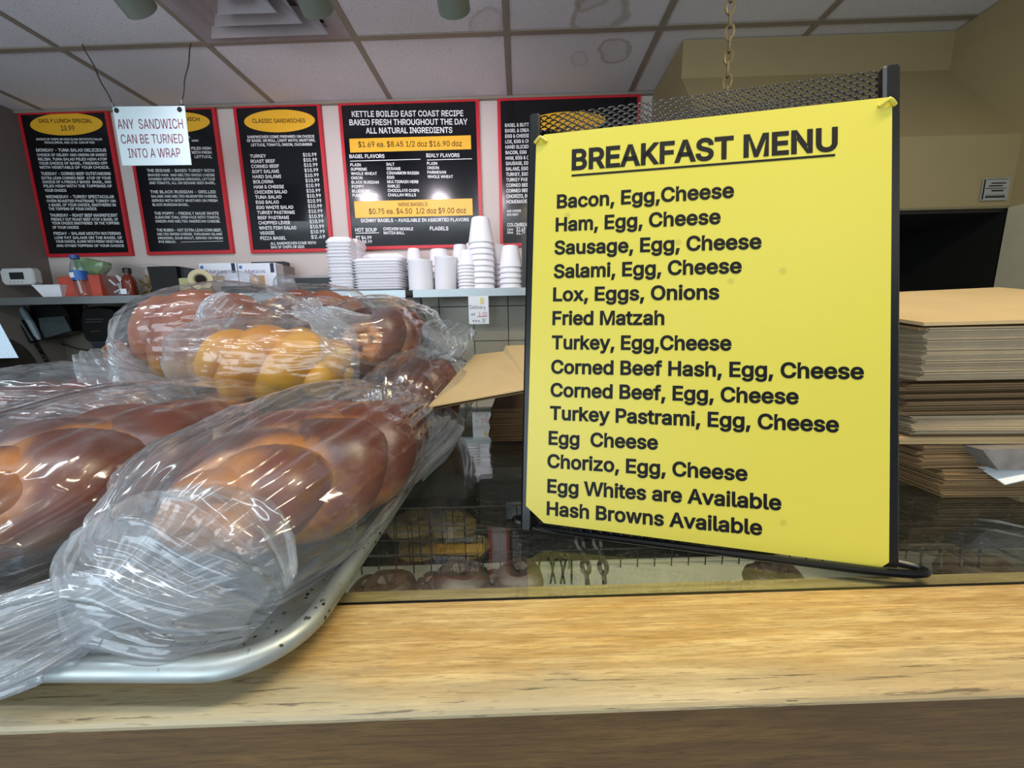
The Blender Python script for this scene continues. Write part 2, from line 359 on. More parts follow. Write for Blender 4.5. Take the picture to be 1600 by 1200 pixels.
# ---- lettering: outlines of a plain sans-serif face, capital height = 1000 (advance|loop|loop...)
GLYPHS = {' ': '369',
 'A': '943|32,0 396,1000 543,1000 910,0 777,0 543,656 469,940 448,823 374,595 167,0|216,279 216,391 727,391 727,279',
 'B': '897|118,0 118,1000 474,1000 569,991 646,964 706,923 749,869 774,805 783,735 777,677 760,629 734,591 700,562 619,520 667,506 714,483 756,447 791,399 814,340 821,268 813,196 787,131 742,77 677,35 592,9 485,0|245,112 481,112 581,123 648,157 686,207 699,268 692,317 673,361 642,399 601,429 549,447 488,454 245,454|245,561 468,561 520,566 566,582 605,608 635,642 654,683 660,732 649,793 614,843 556,877 472,888 245,888',
 'C': '1003|526,-13 403,2 295,49 205,125 137,227 94,352 79,499 94,647 137,773 205,875 295,951 403,998 526,1013 599,1008 669,991 733,964 790,926 840,879 880,822 910,758 930,685 803,685 788,733 765,776 702,842 620,883 526,896 438,884 361,850 296,793 246,715 214,617 203,499 214,382 246,284 296,207 361,150 439,116 526,104 620,118 702,158 737,188 765,225 788,267 803,315 930,315 911,243 881,178 840,122 791,74 734,37 669,9 600,-8',
 'D': '987|430,0 189,0 189,112 422,112 534,124 625,159 695,216 745,293 775,389 785,502 775,614 745,709 696,785 628,842 541,876 434,888 183,888 183,1000 443,1000 579,985 693,940 785,868 852,769 894,646 907,502 893,357 852,233 783,134 689,60 571,15|245,1000 245,0 118,0 118,1000',
 'E': '823|118,0 118,1000 732,1000 732,888 245,888 245,562 699,562 699,450 245,450 245,112 738,112 738,0',
 'F': '806|118,0 118,1000 726,1000 726,888 245,888 245,547 681,547 681,435 245,435 245,0',
 'G': '1023|528,-13 403,2 294,49 204,125 136,227 93,353 79,499 93,647 136,773 203,875 293,951 400,998 521,1013 597,1008 669,990 735,961 793,922 842,874 883,818 913,755 932,685 802,685 761,773 733,809 662,864 620,882 521,896 436,884 360,850 295,793 246,715 214,617 203,499 214,382 246,285 296,207 362,150 440,116 528,104 608,113 678,140 735,183 779,242 806,314 815,398 854,391 556,391 556,503 940,503 940,393 926,278 886,179 823,97 740,37 641,-1',
 'H': '1016|118,0 118,1000 245,1000 245,568 771,568 771,1000 898,1000 898,0 771,0 771,456 245,456 245,0',
 'I': '591|61,0 61,112 232,112 232,888 61,888 61,1000 530,1000 530,888 359,888 359,112 530,112 530,0',
 'J': '779|364,-13 244,6 148,64 86,159 65,286 65,340 192,340 192,286 204,205 239,146 294,110 364,98 433,110 487,146 522,205 534,286 534,1000 661,1000 661,286 640,159 578,64 483,6',
 'K': '917|205,286 205,425 343,596 715,1000 881,1000 451,542|118,0 118,1000 245,1000 245,0|732,0 369,509 448,608 882,0',
 'L': '772|118,0 118,1000 245,1000 245,112 710,112 710,0',
 'M': '1235|118,0 118,1000 298,1000 618,200 936,1000 1116,1000 1116,0 991,0 991,800 672,0 562,0 243,800 243,0',
 'N': '1029|118,0 118,1000 268,1000 713,296 804,106 785,309 784,1000 911,1000 911,0 760,0 322,696 222,890 245,603 246,0',
 'O': '1048|525,-13 403,2 296,49 206,125 137,227 94,352 79,499 94,647 137,773 206,875 296,951 403,998 525,1013 647,998 754,951 844,875 912,773 955,647 969,499 955,352 912,227 844,125 754,49 647,2|525,104 610,115 687,149 752,205 803,283 835,382 846,499 835,618 803,717 752,795 687,851 610,885 525,896 439,885 362,850 297,794 246,716 214,618 203,499 214,382 246,284 297,206 362,150 439,115',
 'P': '870|118,0 118,1000 464,1000 569,990 655,960 721,913 767,851 795,777 805,692 795,600 767,525 721,464 654,416 569,385 464,375 245,375 245,0|245,487 459,487 530,494 585,513 627,543 656,582 673,633 679,692 673,748 656,796 627,835 585,864 529,882 458,889 245,889',
 'Q': '1048|482,313 615,313 921,-94 788,-94|525,-13 403,2 296,49 206,125 137,227 94,352 79,499 94,647 137,773 206,875 296,951 403,998 525,1013 647,998 754,951 844,875 912,773 955,647 969,499 955,352 912,227 844,125 754,49 647,2|525,104 610,115 687,149 752,205 803,283 835,382 846,499 835,618 803,717 752,795 687,851 610,885 525,896 439,885 362,850 297,794 246,716 214,618 203,499 214,382 246,284 297,206 362,150 439,115',
 'R': '883|118,0 118,1000 464,1000 569,990 655,960 721,913 767,851 795,777 805,692 795,607 767,534 721,473 654,427 610,405 841,0 694,0 480,389 245,389 245,0|245,501 459,501 530,507 585,524 627,553 656,591 673,637 679,692 673,748 656,796 627,835 585,864 529,882 458,889 245,889',
 'S': '878|440,-17 338,-9 251,18 179,61 126,118 90,188 75,268 205,268 217,216 243,172 280,139 327,115 381,101 440,97 504,102 562,118 610,145 648,181 671,224 679,274 673,317 653,352 622,379 534,421 361,470 251,512 169,568 119,641 102,732 113,811 147,880 201,936 270,979 353,1005 446,1013 540,1005 621,978 689,936 741,882 775,817 788,743 663,743 642,810 594,860 526,891 442,901 382,896 329,880 285,855 253,822 233,783 226,738 234,692 257,656 292,627 333,606 612,518 705,467 744,432 776,388 796,336 803,272 792,195 760,125 707,66 636,21 546,-8',
 'T': '882|62,888 62,1000 819,1000 819,888 505,888 505,0 379,0 379,888',
 'U': '1017|509,-16 398,-5 303,30 225,85 166,157 130,243 118,340 118,1000 244,1000 244,350 252,282 277,222 315,172 368,134 433,109 509,101 585,109 650,134 702,172 740,222 764,282 772,350 772,1000 899,1000 899,340 887,243 850,157 792,85 714,30 619,-5',
 'V': '943|401,0 32,1000 166,1000 398,346 474,60 495,177 776,1000 910,1000 546,0',
 'W': '1380|315,0 30,1000 165,1000 385,190 610,1000 770,1000 995,190 1215,1000 1350,1000 1065,0 920,0 690,810 460,0',
 'X': '932|36,0 427,559 427,464 58,1000 205,1000 401,710 468,574 514,678 734,1000 877,1000 509,470 509,564 896,0 750,0 528,324 467,454 443,386 180,0',
 'Y': '928|400,0 400,409 32,1000 179,1000 409,625 491,453 440,453 467,520 551,677 749,1000 895,1000 527,409 527,0',
 'Z': '862|82,0 82,91 602,846 670,935 684,893 79,888 79,1000 780,1000 780,907 263,158 191,65 177,107 785,112 785,0',
 'a': '765|314,-17 247,-10 186,10 134,42 94,88 68,144 60,212 66,270 85,316 114,352 152,380 197,400 298,424 459,446 529,470 542,501 537,547 524,583 502,612 471,633 432,646 385,650 335,646 293,634 259,615 231,591 197,538 81,572 112,633 154,680 205,715 261,738 321,751 381,756 470,746 517,731 562,708 602,675 634,630 655,570 662,494 662,0 544,0 540,102 495,48 464,23 423,2 374,-12|335,89 397,96 448,115 488,145 518,183 536,226 542,271 542,373 484,351 264,312 230,296 203,274 186,244 181,206 185,171 200,142 224,119 255,103',
 'b': '834|451,-16 389,-10 339,7 300,33 271,61 226,115 220,0 103,0 103,1000 223,1000 228,628 299,708 337,733 387,750 450,756 538,744 615,709 679,652 727,575 757,481 767,371 757,261 727,166 679,89 616,32 539,-4|433,92 497,101 549,129 591,172 621,229 639,297 645,372 639,447 621,513 591,569 550,612 497,639 433,648 369,640 317,613 276,572 246,517 228,450 221,372 228,294 246,226 276,170 318,128 370,101',
 'c': '778|407,-16 312,-4 230,32 161,90 110,167 78,261 67,368 78,478 110,572 161,649 230,707 312,744 407,756 511,741 600,700 668,633 711,544 595,515 571,568 531,611 476,639 443,646 407,648 340,639 285,610 243,565 213,508 195,441 189,368 195,297 213,231 243,174 285,130 340,101 407,91 477,101 532,130 573,174 598,230 713,201 696,153 671,110 602,42 512,-1',
 'd': '834|384,-16 296,-4 219,32 155,89 107,166 77,261 67,371 77,481 108,575 156,652 220,709 297,744 385,756 448,750 497,733 536,708 565,680 606,628 611,1000 731,1000 731,0 615,0 609,115 564,61 496,7 446,-10|402,92 465,101 517,128 559,170 589,226 607,294 613,372 607,450 589,517 559,572 518,613 465,640 402,648 337,639 284,612 243,569 213,513 195,447 189,372 195,297 213,229 243,172 285,129 338,101',
 'e': '794|417,-16 316,-4 230,32 161,90 109,167 78,260 67,367 78,475 109,569 159,647 226,706 308,743 403,756 500,745 578,709 650,650 702,554 723,475 730,333 195,333 206,255 235,190 285,135 345,105 417,95 480,102 540,125 580,160 605,205 712,172 680,105 620,45 545,5 480,-10|195,434 607,434 603,467 585,528 556,578 516,617 465,641 403,649 341,641 288,616 245,578 214,530 198,480',
 'f': '499|448,746 448,643 13,643 13,746|158,0 158,848 166,907 188,955 222,993 266,1020 316,1036 368,1042 469,1027 447,921 383,932 336,925 303,904 285,870 279,823 279,0',
 'g': '836|407,-296 330,-291 263,-274 207,-249 162,-216 126,-178 99,-136 199,-80 239,-130 267,-154 303,-173 349,-187 407,-191 489,-180 555,-148 598,-92 612,-11 607,134 563,82 534,54 496,31 446,15 383,9 298,20 221,52 157,105 108,177 77,268 67,376 77,484 108,577 157,652 221,709 298,744 385,756 448,750 498,733 537,708 566,680 610,627 615,746 732,746 732,-17 721,-106 689,-177 637,-230 571,-267 493,-289|403,116 466,124 518,148 559,186 590,238 608,302 614,379 608,454 590,519 560,573 519,614 466,640 403,648 338,639 285,612 243,570 213,516 195,451 189,379 195,305 214,241 244,188 286,149 339,124',
 'h': '806|223,446 223,0 103,0 103,1000 223,1000 212,565 243,653 299,712 368,745 447,756 518,748 580,724 631,685 670,631 694,560 702,472 702,0 582,0 582,462 571,540 537,598 483,635 413,647 362,641 316,624 278,595 248,556 230,506',
 'i': '328|103,0 103,746 223,746 223,0|164,870 133,876 106,894 87,919 81,950 87,981 106,1006 133,1024 164,1030 197,1024 224,1006 242,981 248,950 242,919 224,894 197,876',
 'j': '328|103,746 223,746 223,-59 218,-123 200,-178 169,-222 127,-254 73,-274 -19,-281 -19,-170 49,-163 80,-141 97,-106 103,-57|164,870 132,876 105,894 87,919 81,950 87,981 105,1006 132,1024 164,1030 196,1024 223,1006 242,981 248,950 242,919 223,894 196,876',
 'k': '748|216,268 226,416 559,746 708,746 355,392|103,0 103,1000 223,1000 223,0|578,0 291,365 376,450 732,0',
 'l': '372|274,-5 198,6 145,40 114,93 103,166 103,1000 223,1000 227,151 246,114 287,102 334,107 355,5',
 'm': '1199|103,0 103,746 220,746 216,581 231,635 260,680 297,715 338,739 384,754 431,759 506,747 565,709 607,652 622,579 633,631 663,674 702,710 748,737 801,754 858,759 921,752 977,731 1025,695 1063,646 1087,581 1095,501 1095,0 974,0 974,499 963,568 929,615 880,641 823,650 776,644 736,629 703,603 679,570 664,531 659,486 659,0 539,0 539,511 529,567 497,611 450,640 392,650 350,645 310,629 275,604 247,568 229,523 223,468 223,0',
 'n': '805|223,446 223,0 103,0 103,746 219,746 210,565 243,653 299,712 368,745 447,756 518,748 580,724 631,685 669,631 694,560 702,472 702,0 582,0 582,462 571,540 537,598 483,635 413,647 362,641 316,624 278,595 248,556 230,506',
 'o': '816|407,-16 312,-4 230,32 161,90 110,167 78,261 67,368 78,478 110,572 161,649 230,707 312,744 407,756 504,744 587,707 655,649 706,572 738,478 749,368 738,261 706,167 655,90 587,32 504,-4|407,91 476,101 531,130 574,174 604,231 622,297 628,368 622,441 604,507 574,565 531,610 476,639 407,648 340,639 285,610 243,565 213,508 195,441 189,368 195,297 213,231 243,174 285,130 340,101',
 'p': '834|103,-281 103,746 220,746 226,628 299,708 337,733 387,750 450,756 538,744 615,709 679,652 727,575 757,481 767,371 757,261 727,166 679,89 616,32 539,-4 451,-16 389,-10 339,7 301,33 271,61 228,115 223,-281|433,92 497,101 549,129 591,172 621,229 639,297 645,372 639,447 621,513 591,569 550,612 497,639 433,648 369,640 317,613 276,572 246,517 228,450 221,372 228,294 246,226 276,170 318,128 370,101',
 'q': '834|731,-281 611,-281 606,115 564,61 534,33 496,7 446,-10 384,-16 296,-4 219,32 155,89 107,166 77,261 67,371 77,481 108,575 156,652 220,709 297,744 385,756 448,750 497,733 536,708 609,628 615,746 731,746|402,92 465,101 517,128 559,170 589,226 607,294 613,372 607,450 589,517 559,572 518,613 465,640 402,648 337,639 284,612 243,569 213,513 195,447 189,372 195,297 213,229 243,172 285,129 338,101',
 'r': '509|103,0 103,746 219,746 223,631 255,682 300,722 355,748 419,756 479,754 479,634 407,640 357,635 313,618 276,592 247,557 229,515 223,466 223,0',
 's': '717|358,-16 285,-10 220,7 166,35 121,74 89,125 70,185 185,209 207,156 244,118 294,97 356,89 426,98 481,122 515,159 527,202 520,238 499,267 465,289 293,334 205,365 142,409 104,467 92,538 101,599 128,652 170,695 226,728 293,749 368,756 439,750 499,732 548,704 588,667 617,622 637,570 527,545 508,585 477,620 431,645 368,654 307,646 257,623 224,588 213,545 221,507 244,478 282,456 451,411 540,381 602,337 639,280 651,209 642,147 614,93 570,47 511,13 439,-9',
 't': '447|401,746 401,643 13,643 13,746|128,926 248,926 248,192 253,150 267,120 294,104 335,98 397,105 419,3 331,-8 245,4 181,42 141,102 128,183',
 'u': '806|358,-10 288,-2 226,21 175,60 136,115 111,186 103,273 103,746 223,746 223,283 235,206 269,147 323,111 393,99 444,104 490,122 528,151 557,190 576,240 582,300 582,746 702,746 702,0 586,0 595,181 562,92 505,33 437,1',
 'v': '765|319,0 34,746 166,746 348,238 404,41 362,41 440,305 599,746 730,746 445,0',
 'w': '1115|270,0 44,746 171,746 282,348 334,81 344,177 495,746 622,746 730,347 780,81 791,178 944,746 1070,746 844,0 724,0 627,338 558,664 502,389 391,0',
 'x': '744|41,0 303,378 56,746 197,746 374,480 554,746 691,746 443,378 703,0 564,0 372,275 180,0',
 'y': '765|93,-272 121,-168 218,-170 256,-145 278,-114 319,-3 34,746 166,746 348,237 404,41 361,41 440,305 600,746 730,746 376,-167 347,-210 313,-243 274,-267 230,-281 180,-285',
 'z': '748|82,0 82,90 499,632 94,635 94,746 654,746 654,650 248,114 666,111 666,0',
 '0': '891|446,-13 342,2 255,47 186,122 135,223 104,349 94,499 104,649 136,776 187,878 256,952 343,998 446,1013 548,998 635,952 704,878 755,776 786,649 797,499 786,349 755,223 705,122 636,47 549,2|446,97 513,109 570,145 616,203 649,283 669,382 676,499 669,618 649,717 616,797 570,855 513,891 446,903 377,891 320,855 275,797 242,717 222,618 215,499 222,382 242,283 275,203 320,145 377,109',
 '1': '891|150,0 150,107 768,107 768,0|542,1000 542,0 417,0 417,881 169,703 169,839 390,1000',
 '2': '891|126,0 126,93 555,555 611,642 625,685 630,730 623,780 605,823 575,857 537,883 491,898 440,903 385,897 339,880 301,851 273,813 255,766 250,711 129,711 139,796 169,869 218,930 281,976 357,1004 442,1013 527,1004 601,976 663,932 710,875 739,808 749,732 744,677 729,624 702,569 602,437 300,115 765,111 765,0',
 '3': '891|428,-13 341,-5 261,19 192,59 138,113 102,180 86,259 215,259 226,211 249,171 282,139 325,116 374,103 430,98 488,103 541,119 585,146 618,183 640,229 647,285 641,337 621,386 588,427 540,459 476,480 308,487 308,588 566,885 137,889 137,1000 732,1000 732,905 415,558 518,567 606,542 677,498 729,437 762,365 772,285 761,202 728,130 676,70 607,24 523,-4',
 '4': '891|78,207 78,311 485,1000 611,1000 213,319 812,319 812,207|554,0 554,624 674,624 674,0',
 '5': '891|435,-13 350,-5 275,22 212,64 163,118 130,183 117,256 240,256 250,213 271,175 302,143 341,118 385,103 435,98 492,105 543,127 585,160 617,205 638,258 644,319 637,380 616,435 583,480 540,515 488,537 428,544 378,540 285,508 252,483 132,497 189,1000 720,1000 720,889 296,889 263,593 349,639 399,651 451,656 517,649 578,631 632,601 678,561 716,511 745,454 763,390 768,321 758,229 725,149 674,81 607,30 526,-3',
 '6': '891|445,-13 357,-3 280,29 215,79 166,146 135,227 125,318 133,392 157,470 201,560 496,1000 633,1000 292,513 324,565 352,587 421,614 462,617 547,608 621,579 681,533 727,471 755,396 764,309 754,221 723,143 674,78 609,28 532,-3|445,95 500,102 548,123 587,156 618,199 637,251 644,309 637,368 618,419 587,462 548,494 500,515 445,521 390,515 342,495 302,463 271,420 252,370 246,311 252,252 271,200 302,156 342,123 390,102',
 '7': '891|191,0 636,889 122,889 122,1000 768,1000 768,882 324,0',
 '8': '891|445,-13 350,-4 266,22 198,65 146,121 113,189 102,266 108,327 128,384 158,433 199,474 246,504 300,520 234,554 182,605 149,672 138,748 148,820 178,884 225,938 287,979 361,1005 445,1013 528,1005 602,979 663,938 710,884 740,820 750,748 739,672 706,605 655,554 591,520 643,504 690,474 730,433 761,384 781,327 788,266 777,189 744,121 692,65 623,22 540,-4|445,97 507,102 560,118 603,145 635,180 655,223 662,272 655,325 634,371 600,409 556,438 504,456 445,462 385,456 333,438 289,409 255,371 234,325 227,272 233,223 253,180 285,145 329,118 382,102|445,569 495,574 539,590 576,616 604,650 622,691 628,738 622,785 605,826 577,859 541,884 496,899 445,904 393,899 349,884 312,859 284,826 267,785 261,738 267,691 284,650 312,616 349,590 394,574',
 '9': '891|444,1013 532,1003 610,971 674,921 723,854 754,773 764,682 756,608 733,530 688,440 394,0 256,0 598,487 565,435 537,413 468,386 428,383 343,392 269,421 209,467 163,529 134,604 125,691 135,780 166,858 216,922 280,972 357,1003|444,905 390,898 342,877 302,844 272,801 253,749 246,691 253,632 272,581 302,538 342,506 390,485 444,479 499,485 548,505 588,537 618,580 637,631 644,689 637,748 618,800 588,844 548,877 500,898',
 '.': '369|187,-9 153,-2 124,17 104,46 97,81 104,115 124,144 153,164 187,170 222,164 251,144 271,115 277,81 271,46 251,17 222,-2',
 ',': '369|74,-235 133,140 269,140 166,-235',
 '-': '891|662,481 662,369 224,369 224,481',
 '$': '878|397,-146 397,1146 481,1146 481,-146|440,-17 338,-9 251,18 179,61 126,118 90,188 75,268 205,268 217,216 243,172 280,139 327,115 381,101 440,97 504,102 562,118 610,145 648,181 671,224 679,274 673,317 653,352 622,379 534,421 361,470 251,512 169,568 119,641 102,732 113,811 147,880 201,936 270,979 353,1005 446,1013 540,1005 621,978 689,936 741,882 775,817 788,743 663,743 642,810 594,860 526,891 442,901 382,896 329,880 285,855 253,822 233,783 226,738 234,692 257,656 292,627 333,606 612,518 705,467 744,432 776,388 796,336 803,272 792,195 760,125 707,66 636,21 546,-8',
 '&': '880|387,-13 295,-4 217,23 153,66 106,122 77,188 67,262 74,321 93,372 125,418 217,504 445,674 500,737 515,796 507,840 483,875 445,898 396,906 330,891 305,872 285,848 273,818 269,784 286,714 364,603 860,0 715,0 238,575 172,676 154,728 148,783 156,846 179,901 215,946 264,981 324,1002 393,1009 463,1002 522,981 570,947 606,903 629,852 636,795 632,751 599,673 541,606 303,428 251,384 216,343 197,302 191,258 197,212 215,172 244,138 282,113 327,97 379,91 438,98 494,116 546,147 592,188 631,238 661,298 680,366 686,441 801,441 796,354 780,283 756,226 729,182 654,92 600,46 533,13 460,-7',
 '/': '490|462,1047 140,-150 28,-150 350,1047'}
def _inside(p, l):
    c = False; j = len(l)-1
    for i in range(len(l)):
        if (l[i][1] > p[1]) != (l[j][1] > p[1]) and p[0] < (l[j][0]-l[i][0])*(p[1]-l[i][1])/(l[j][1]-l[i][1])+l[i][0]: c = not c
        j = i
    return c
_G = {}
def glyph(c, bold):
    k = (c, bold)
    if k in _G: return _G[k]
    parts = GLYPHS.get(c, GLYPHS['.']).split('|'); adv = int(parts[0])/1000
    loops = [[tuple(int(q)/1000 for q in p.split(',')) for p in l.split()] for l in parts[1:]]
    area_ = lambda l: sum(l[i-1][0]*l[i][1]-l[i][0]*l[i-1][1] for i in range(len(l)))
    v, f = [], []
    if loops:
        big = area_(max(loops, key=lambda l: abs(area_(l)))) > 0
        def grow(l):
            if not big: l = l[::-1]          # outer loops counter-clockwise, holes clockwise
            n = len(l); o = []
            for i in range(n):
                a, p, b_ = Vector(l[i-1]), Vector(l[i]), Vector(l[(i+1) % n]); u, v_ = (p-a).normalized(), (b_-p).normalized()
                nu, nv = Vector((u.y, -u.x)), Vector((v_.y, -v_.x)); m = nu+nv
                d = m*(2/m.length_squared)*.5*2/2 if m.length > .5 else nu
                if m.length > .5: d = m/m.dot(nu)
                if d.length > 1.7: d = d.normalized()*1.7
                o.append(p+d*bold)
            return o
        outers = [l for l in loops if (area_(l) > 0) == big]; holes = [l for l in loops if (area_(l) > 0) != big]
        for o_ in outers:
            cu = bpy.data.curves.new('glyph', 'CURVE'); cu.dimensions = '2D'; cu.fill_mode = 'FRONT'
            for o in [grow(o_)]+[grow(h) for h in holes if _inside(h[0], o_)]:
                sp = cu.splines.new('POLY'); sp.points.add(len(o)-1); sp.use_cyclic_u = True
                for q, p in zip(sp.points, o): q.co = (p[0], p[1], 0, 1)
            ob = bpy.data.objects.new('glyph', cu); me = bpy.data.meshes.new_from_object(ob); n0 = len(v)
            v += [(p.co.x, p.co.y) for p in me.vertices]; f += [tuple(i+n0 for i in p.vertices) for p in me.polygons]
            bpy.data.meshes.remove(me); bpy.data.objects.remove(ob); bpy.data.curves.remove(cu)
    _G[k] = (v, f, adv); return _G[k]
def text_on(mb, s, A, B, capvec, bold=.02, width_scale=.80):
    """letters from baseline point A to B (or a direction with natural width) on a flat face"""
    V, Fc, x = [], [], 0
    for c in s:
        v, f, adv = glyph(c, bold); b = len(V); V += [(p[0]+x, p[1]) for p in v]; Fc += [tuple(i+b for i in t) for t in f]; x += adv
    if not V: return
    x0, x1 = min(p[0] for p in V), max(p[0] for p in V); A = Vector(A)
    if isinstance(B, tuple) and B[0] == 'nat': u = B[1]*(capvec.length*width_scale)
    else: u = (Vector(B)-A)/(x1-x0)
    mb.add([tuple(A+u*(p[0]-x0)+capvec*p[1]) for p in V], Fc)

# ================================================================== SETTING
ZC = 1.165; WY = 2.15; H = -0.22
# back wall: painted upper part, tiled lower part
wall = MB().box(-2.79, 1.9, WY, WY+.1, -.16-1.2, ZC).build('wall_back', M_WALL, kind='structure')
gro = MB().box(-2.68, .75, WY-.006, WY, -1.0, .165).build('grout_bed', M_GROUT, wall)
tile_me = None; ts = .195
for i in range(14):
    for j in range(4):
        x = -.063-.0+.195*3-ts*i; z = -.094+ts-ts*j
        if j == 0 and z+ts > .16: hgt = .16-z
        else: hgt = ts
        b = MB().box(x+.0018, x+ts-.0018, WY-.016-random.random()*.0012, WY-.006, z+.0018, z+hgt-.0018, ch=.0012)
        b.build('tile', M_TILE, wall)
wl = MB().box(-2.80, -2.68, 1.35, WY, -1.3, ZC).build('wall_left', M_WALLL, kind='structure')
wr = MB().box(1.82, 1.95, .8, WY, -1.3, ZC).build('wall_right', M_HOOD, kind='structure')
fl = MB().box(-3.6, 3.2, .9, WY+.1, -1.32, -1.3).build('floor', mat('dark_floor', '#3a3632', .6), kind='structure')

# ceiling: slab + tee bars + tiles
ce = MB().box(-3.8, 3.4, -1.3, WY+.1, ZC+.03, ZC+.06).build('ceiling', M_TBAR, kind='structure')
SX0 = -.036; S = .622
rows = [WY, 1.715, 1.715-.61, 1.715-1.22, 1.715-1.83, 1.715-2.44, 1.715-3.05]
VENT = (-2, 1)   # column, row holding the air diffuser
for i in range(-6, 5):
    xa = SX0+S*i
    for j in range(len(rows)-1):
        y1, y0 = rows[j], rows[j+1]
        if (i, j) == VENT: continue
        MB().box(xa+.011, xa+S-.011, y0+.011, y1-.011, ZC+.002+random.random()*.002, ZC+.016, ch=.002).build('ceiling_tile', M_CEIL, ce)
for i in range(-6, 6):
    MB().box(SX0+S*i-.012, SX0+S*i+.012, -1.3, WY, ZC-.001, ZC+.03).build('tee_bar', M_TBAR, ce)
for y in rows[1:]:
    MB().box(-3.8, 3.4, y-.012, y+.012, ZC-.0015, ZC+.03).build('tee_bar', M_TBAR, ce)
MB().box(-2.68, 1.9, WY-.02, WY, ZC-.012, ZC).build('wall_angle', M_TBAR, ce)
# air diffuser: nested louvre cones
vx, vy = SX0+S*(VENT[0]+.5), rows[1]-.305
vt = thing('air_diffuser', 'square grey ceiling air vent with nested louvres above the black menu boards', 'vent', (vx, vy, ZC))
VM = mat('vent_paint', '#a39a9c', .5, var=.1, vs=12)
def frame_ring(h0, z0, h1, z1, t=.004):
    m = MB(); sq = lambda h, z: [(vx-h, vy-h, z), (vx+h, vy-h, z), (vx+h, vy+h, z), (vx-h, vy+h, z)]
    m.loft([sq(h0, z0), sq(h1, z1), sq(h1-t, z1+t), sq(h0-t, z0+t), sq(h0, z0)], cap=False); return m
frame_ring(.300, ZC-.002, .235, ZC-.006, .01).build('frame', VM, vt)
frame_ring(.235, ZC-.030, .165, ZC+.012).build('louvre', VM, vt)
frame_ring(.170, ZC-.036, .105, ZC+.008).build('louvre', VM, vt)
frame_ring(.110, ZC-.042, .055, ZC+.004).build('louvre', VM, vt)
MB().box(vx-.05, vx+.05, vy-.05, vy+.05, ZC-.040, ZC-.034).build('centre_plate', VM, vt)
MB().box(vx-.30, vx+.30, vy-.30, vy+.30, ZC+.02, ZC+.028).build('backing', M_DGREY, vt)

# exhaust hood
hx0, hx1 = .705, 1.82
prof = [(WY, ZC), (1.785, ZC), (1.785, 1.02), (1.50, .645), (1.50, .392), (WY, .392)]
hood = MB().prism([(hx0, y, z) for y, z in prof], (hx1-hx0, 0, 0)).build('exhaust_hood', M_HOOD,
    label='beige painted exhaust hood with sloping front above a dark recess at right', cat='hood')
MB().box(hx0, hx1, 1.497, 1.5, .392, .400).build('lip', mat('hood_lip', '#7d7358', .5), hood)
MB().box(hx1-.012, hx1, 1.50, 2.1, -1.3, .391).build('wall_recess_shade_lining', mat('recess_dark', '#171613', .5, var=.1), kind='structure')  # added dark lining over the beige side wall, shade put into its colour
MB().box(hx0+.005, hx1-.012, 1.505, 2.1, .380, .3915).build('underside_shade_sheet', mat('hood_underside_shade', '#1b1916', .6), hood)  # dark sheet added beneath the hood, standing in for shade on its underside
# label plate on the hood
lp = [atY(1536, 279, 1.497), atY(1577, 280, 1.497), atY(1572, 315, 1.497), atY(1534, 314, 1.497)]
lx0, lx1, lz0, lz1 = lp[0].x, lp[1].x, lp[3].z, lp[0].z
hl = MB().box(lx0, lx1, 1.493, 1.497, lz0, lz1).build('inspection_label', mat('label_foil', '#9a9a98', .35), hood, label='small grey printed service label')
mb = MB()
for k, (a, b, z, h_) in enumerate(((.0, .10, .5, 1.), (.12, .95, .93, .02), (.30, .85, .74, .05), (.22, .75, .62, .05), (.12, .9, .52, .03), (.35, .8, .40, .06), (.15, .9, .22, .02), (.15, .9, .12, .07))):
    if k == 0: mb.box(lx0+.002, lx0+.007, 1.4925, 1.493, lz0+.004, lz1-.004)
    else:
        W_ = lx1-lx0; Hh = lz1-lz0; mb.box(lx0+a*W_, lx0+b*W_, 1.4925, 1.493, lz0+z*Hh, lz0+(z+h_)*Hh)
mb.build('print', M_BLACKINK, hl, kind='stuff')
# dark recess under the hood
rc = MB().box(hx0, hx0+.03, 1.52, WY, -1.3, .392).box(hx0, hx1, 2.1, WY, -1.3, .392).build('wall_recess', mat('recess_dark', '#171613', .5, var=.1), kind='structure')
MB().box(1.806, 1.90, 1.30, 1.49, -1.3, .392).build('trim_1', mat('post_paint', '#b5ad93', .5), kind='structure')

# ================================================================== COUNTER AND CASE
CM = Matrix.Translation((0, .183, 0)) @ Matrix.Rotation(math.radians(2.35), 4, 'Z')
def cbox(m, u0, u1, v0, v1, z0, z1, ch=0): return m.box(u0, u1, v0, v1, z0, z1, CM, ch)
ct = thing('wooden_counter_rail', 'thick oak counter rail across the foreground with a worn grey front edge', 'counter', (0, .183, H-.08))
m = MB(); NXT = 60
# top board with rounded nose
pr = [(.0852, H-.0060), (.0852, H), (.008, H), (.004, H-.001), (.0012, H-.002), (0., H-.004), (0., H-.0060)]
m.loft([[(u, v, z) for v, z in pr] for u in np.linspace(-1.2, 1.4, NXT)], cap=True, M=CM)
top = m
top.build('top_board', M_OAK, ct, smooth=True, sharp=25)
cbox(MB(), -1.2, 1.4, .0003, .028, H-.42, H-.0061).build('face_board', M_OAKF_SHADED, ct)
cbox(MB(), -1.2, 1.4, .0862, .108, H-.07, H-.0065).build('rear_strip', M_OAK2, ct)
cbox(MB(), -1.2, 1.4, .0850, .0872, H-.02, H+.0006).build('black_gasket', M_BLACK, ct)

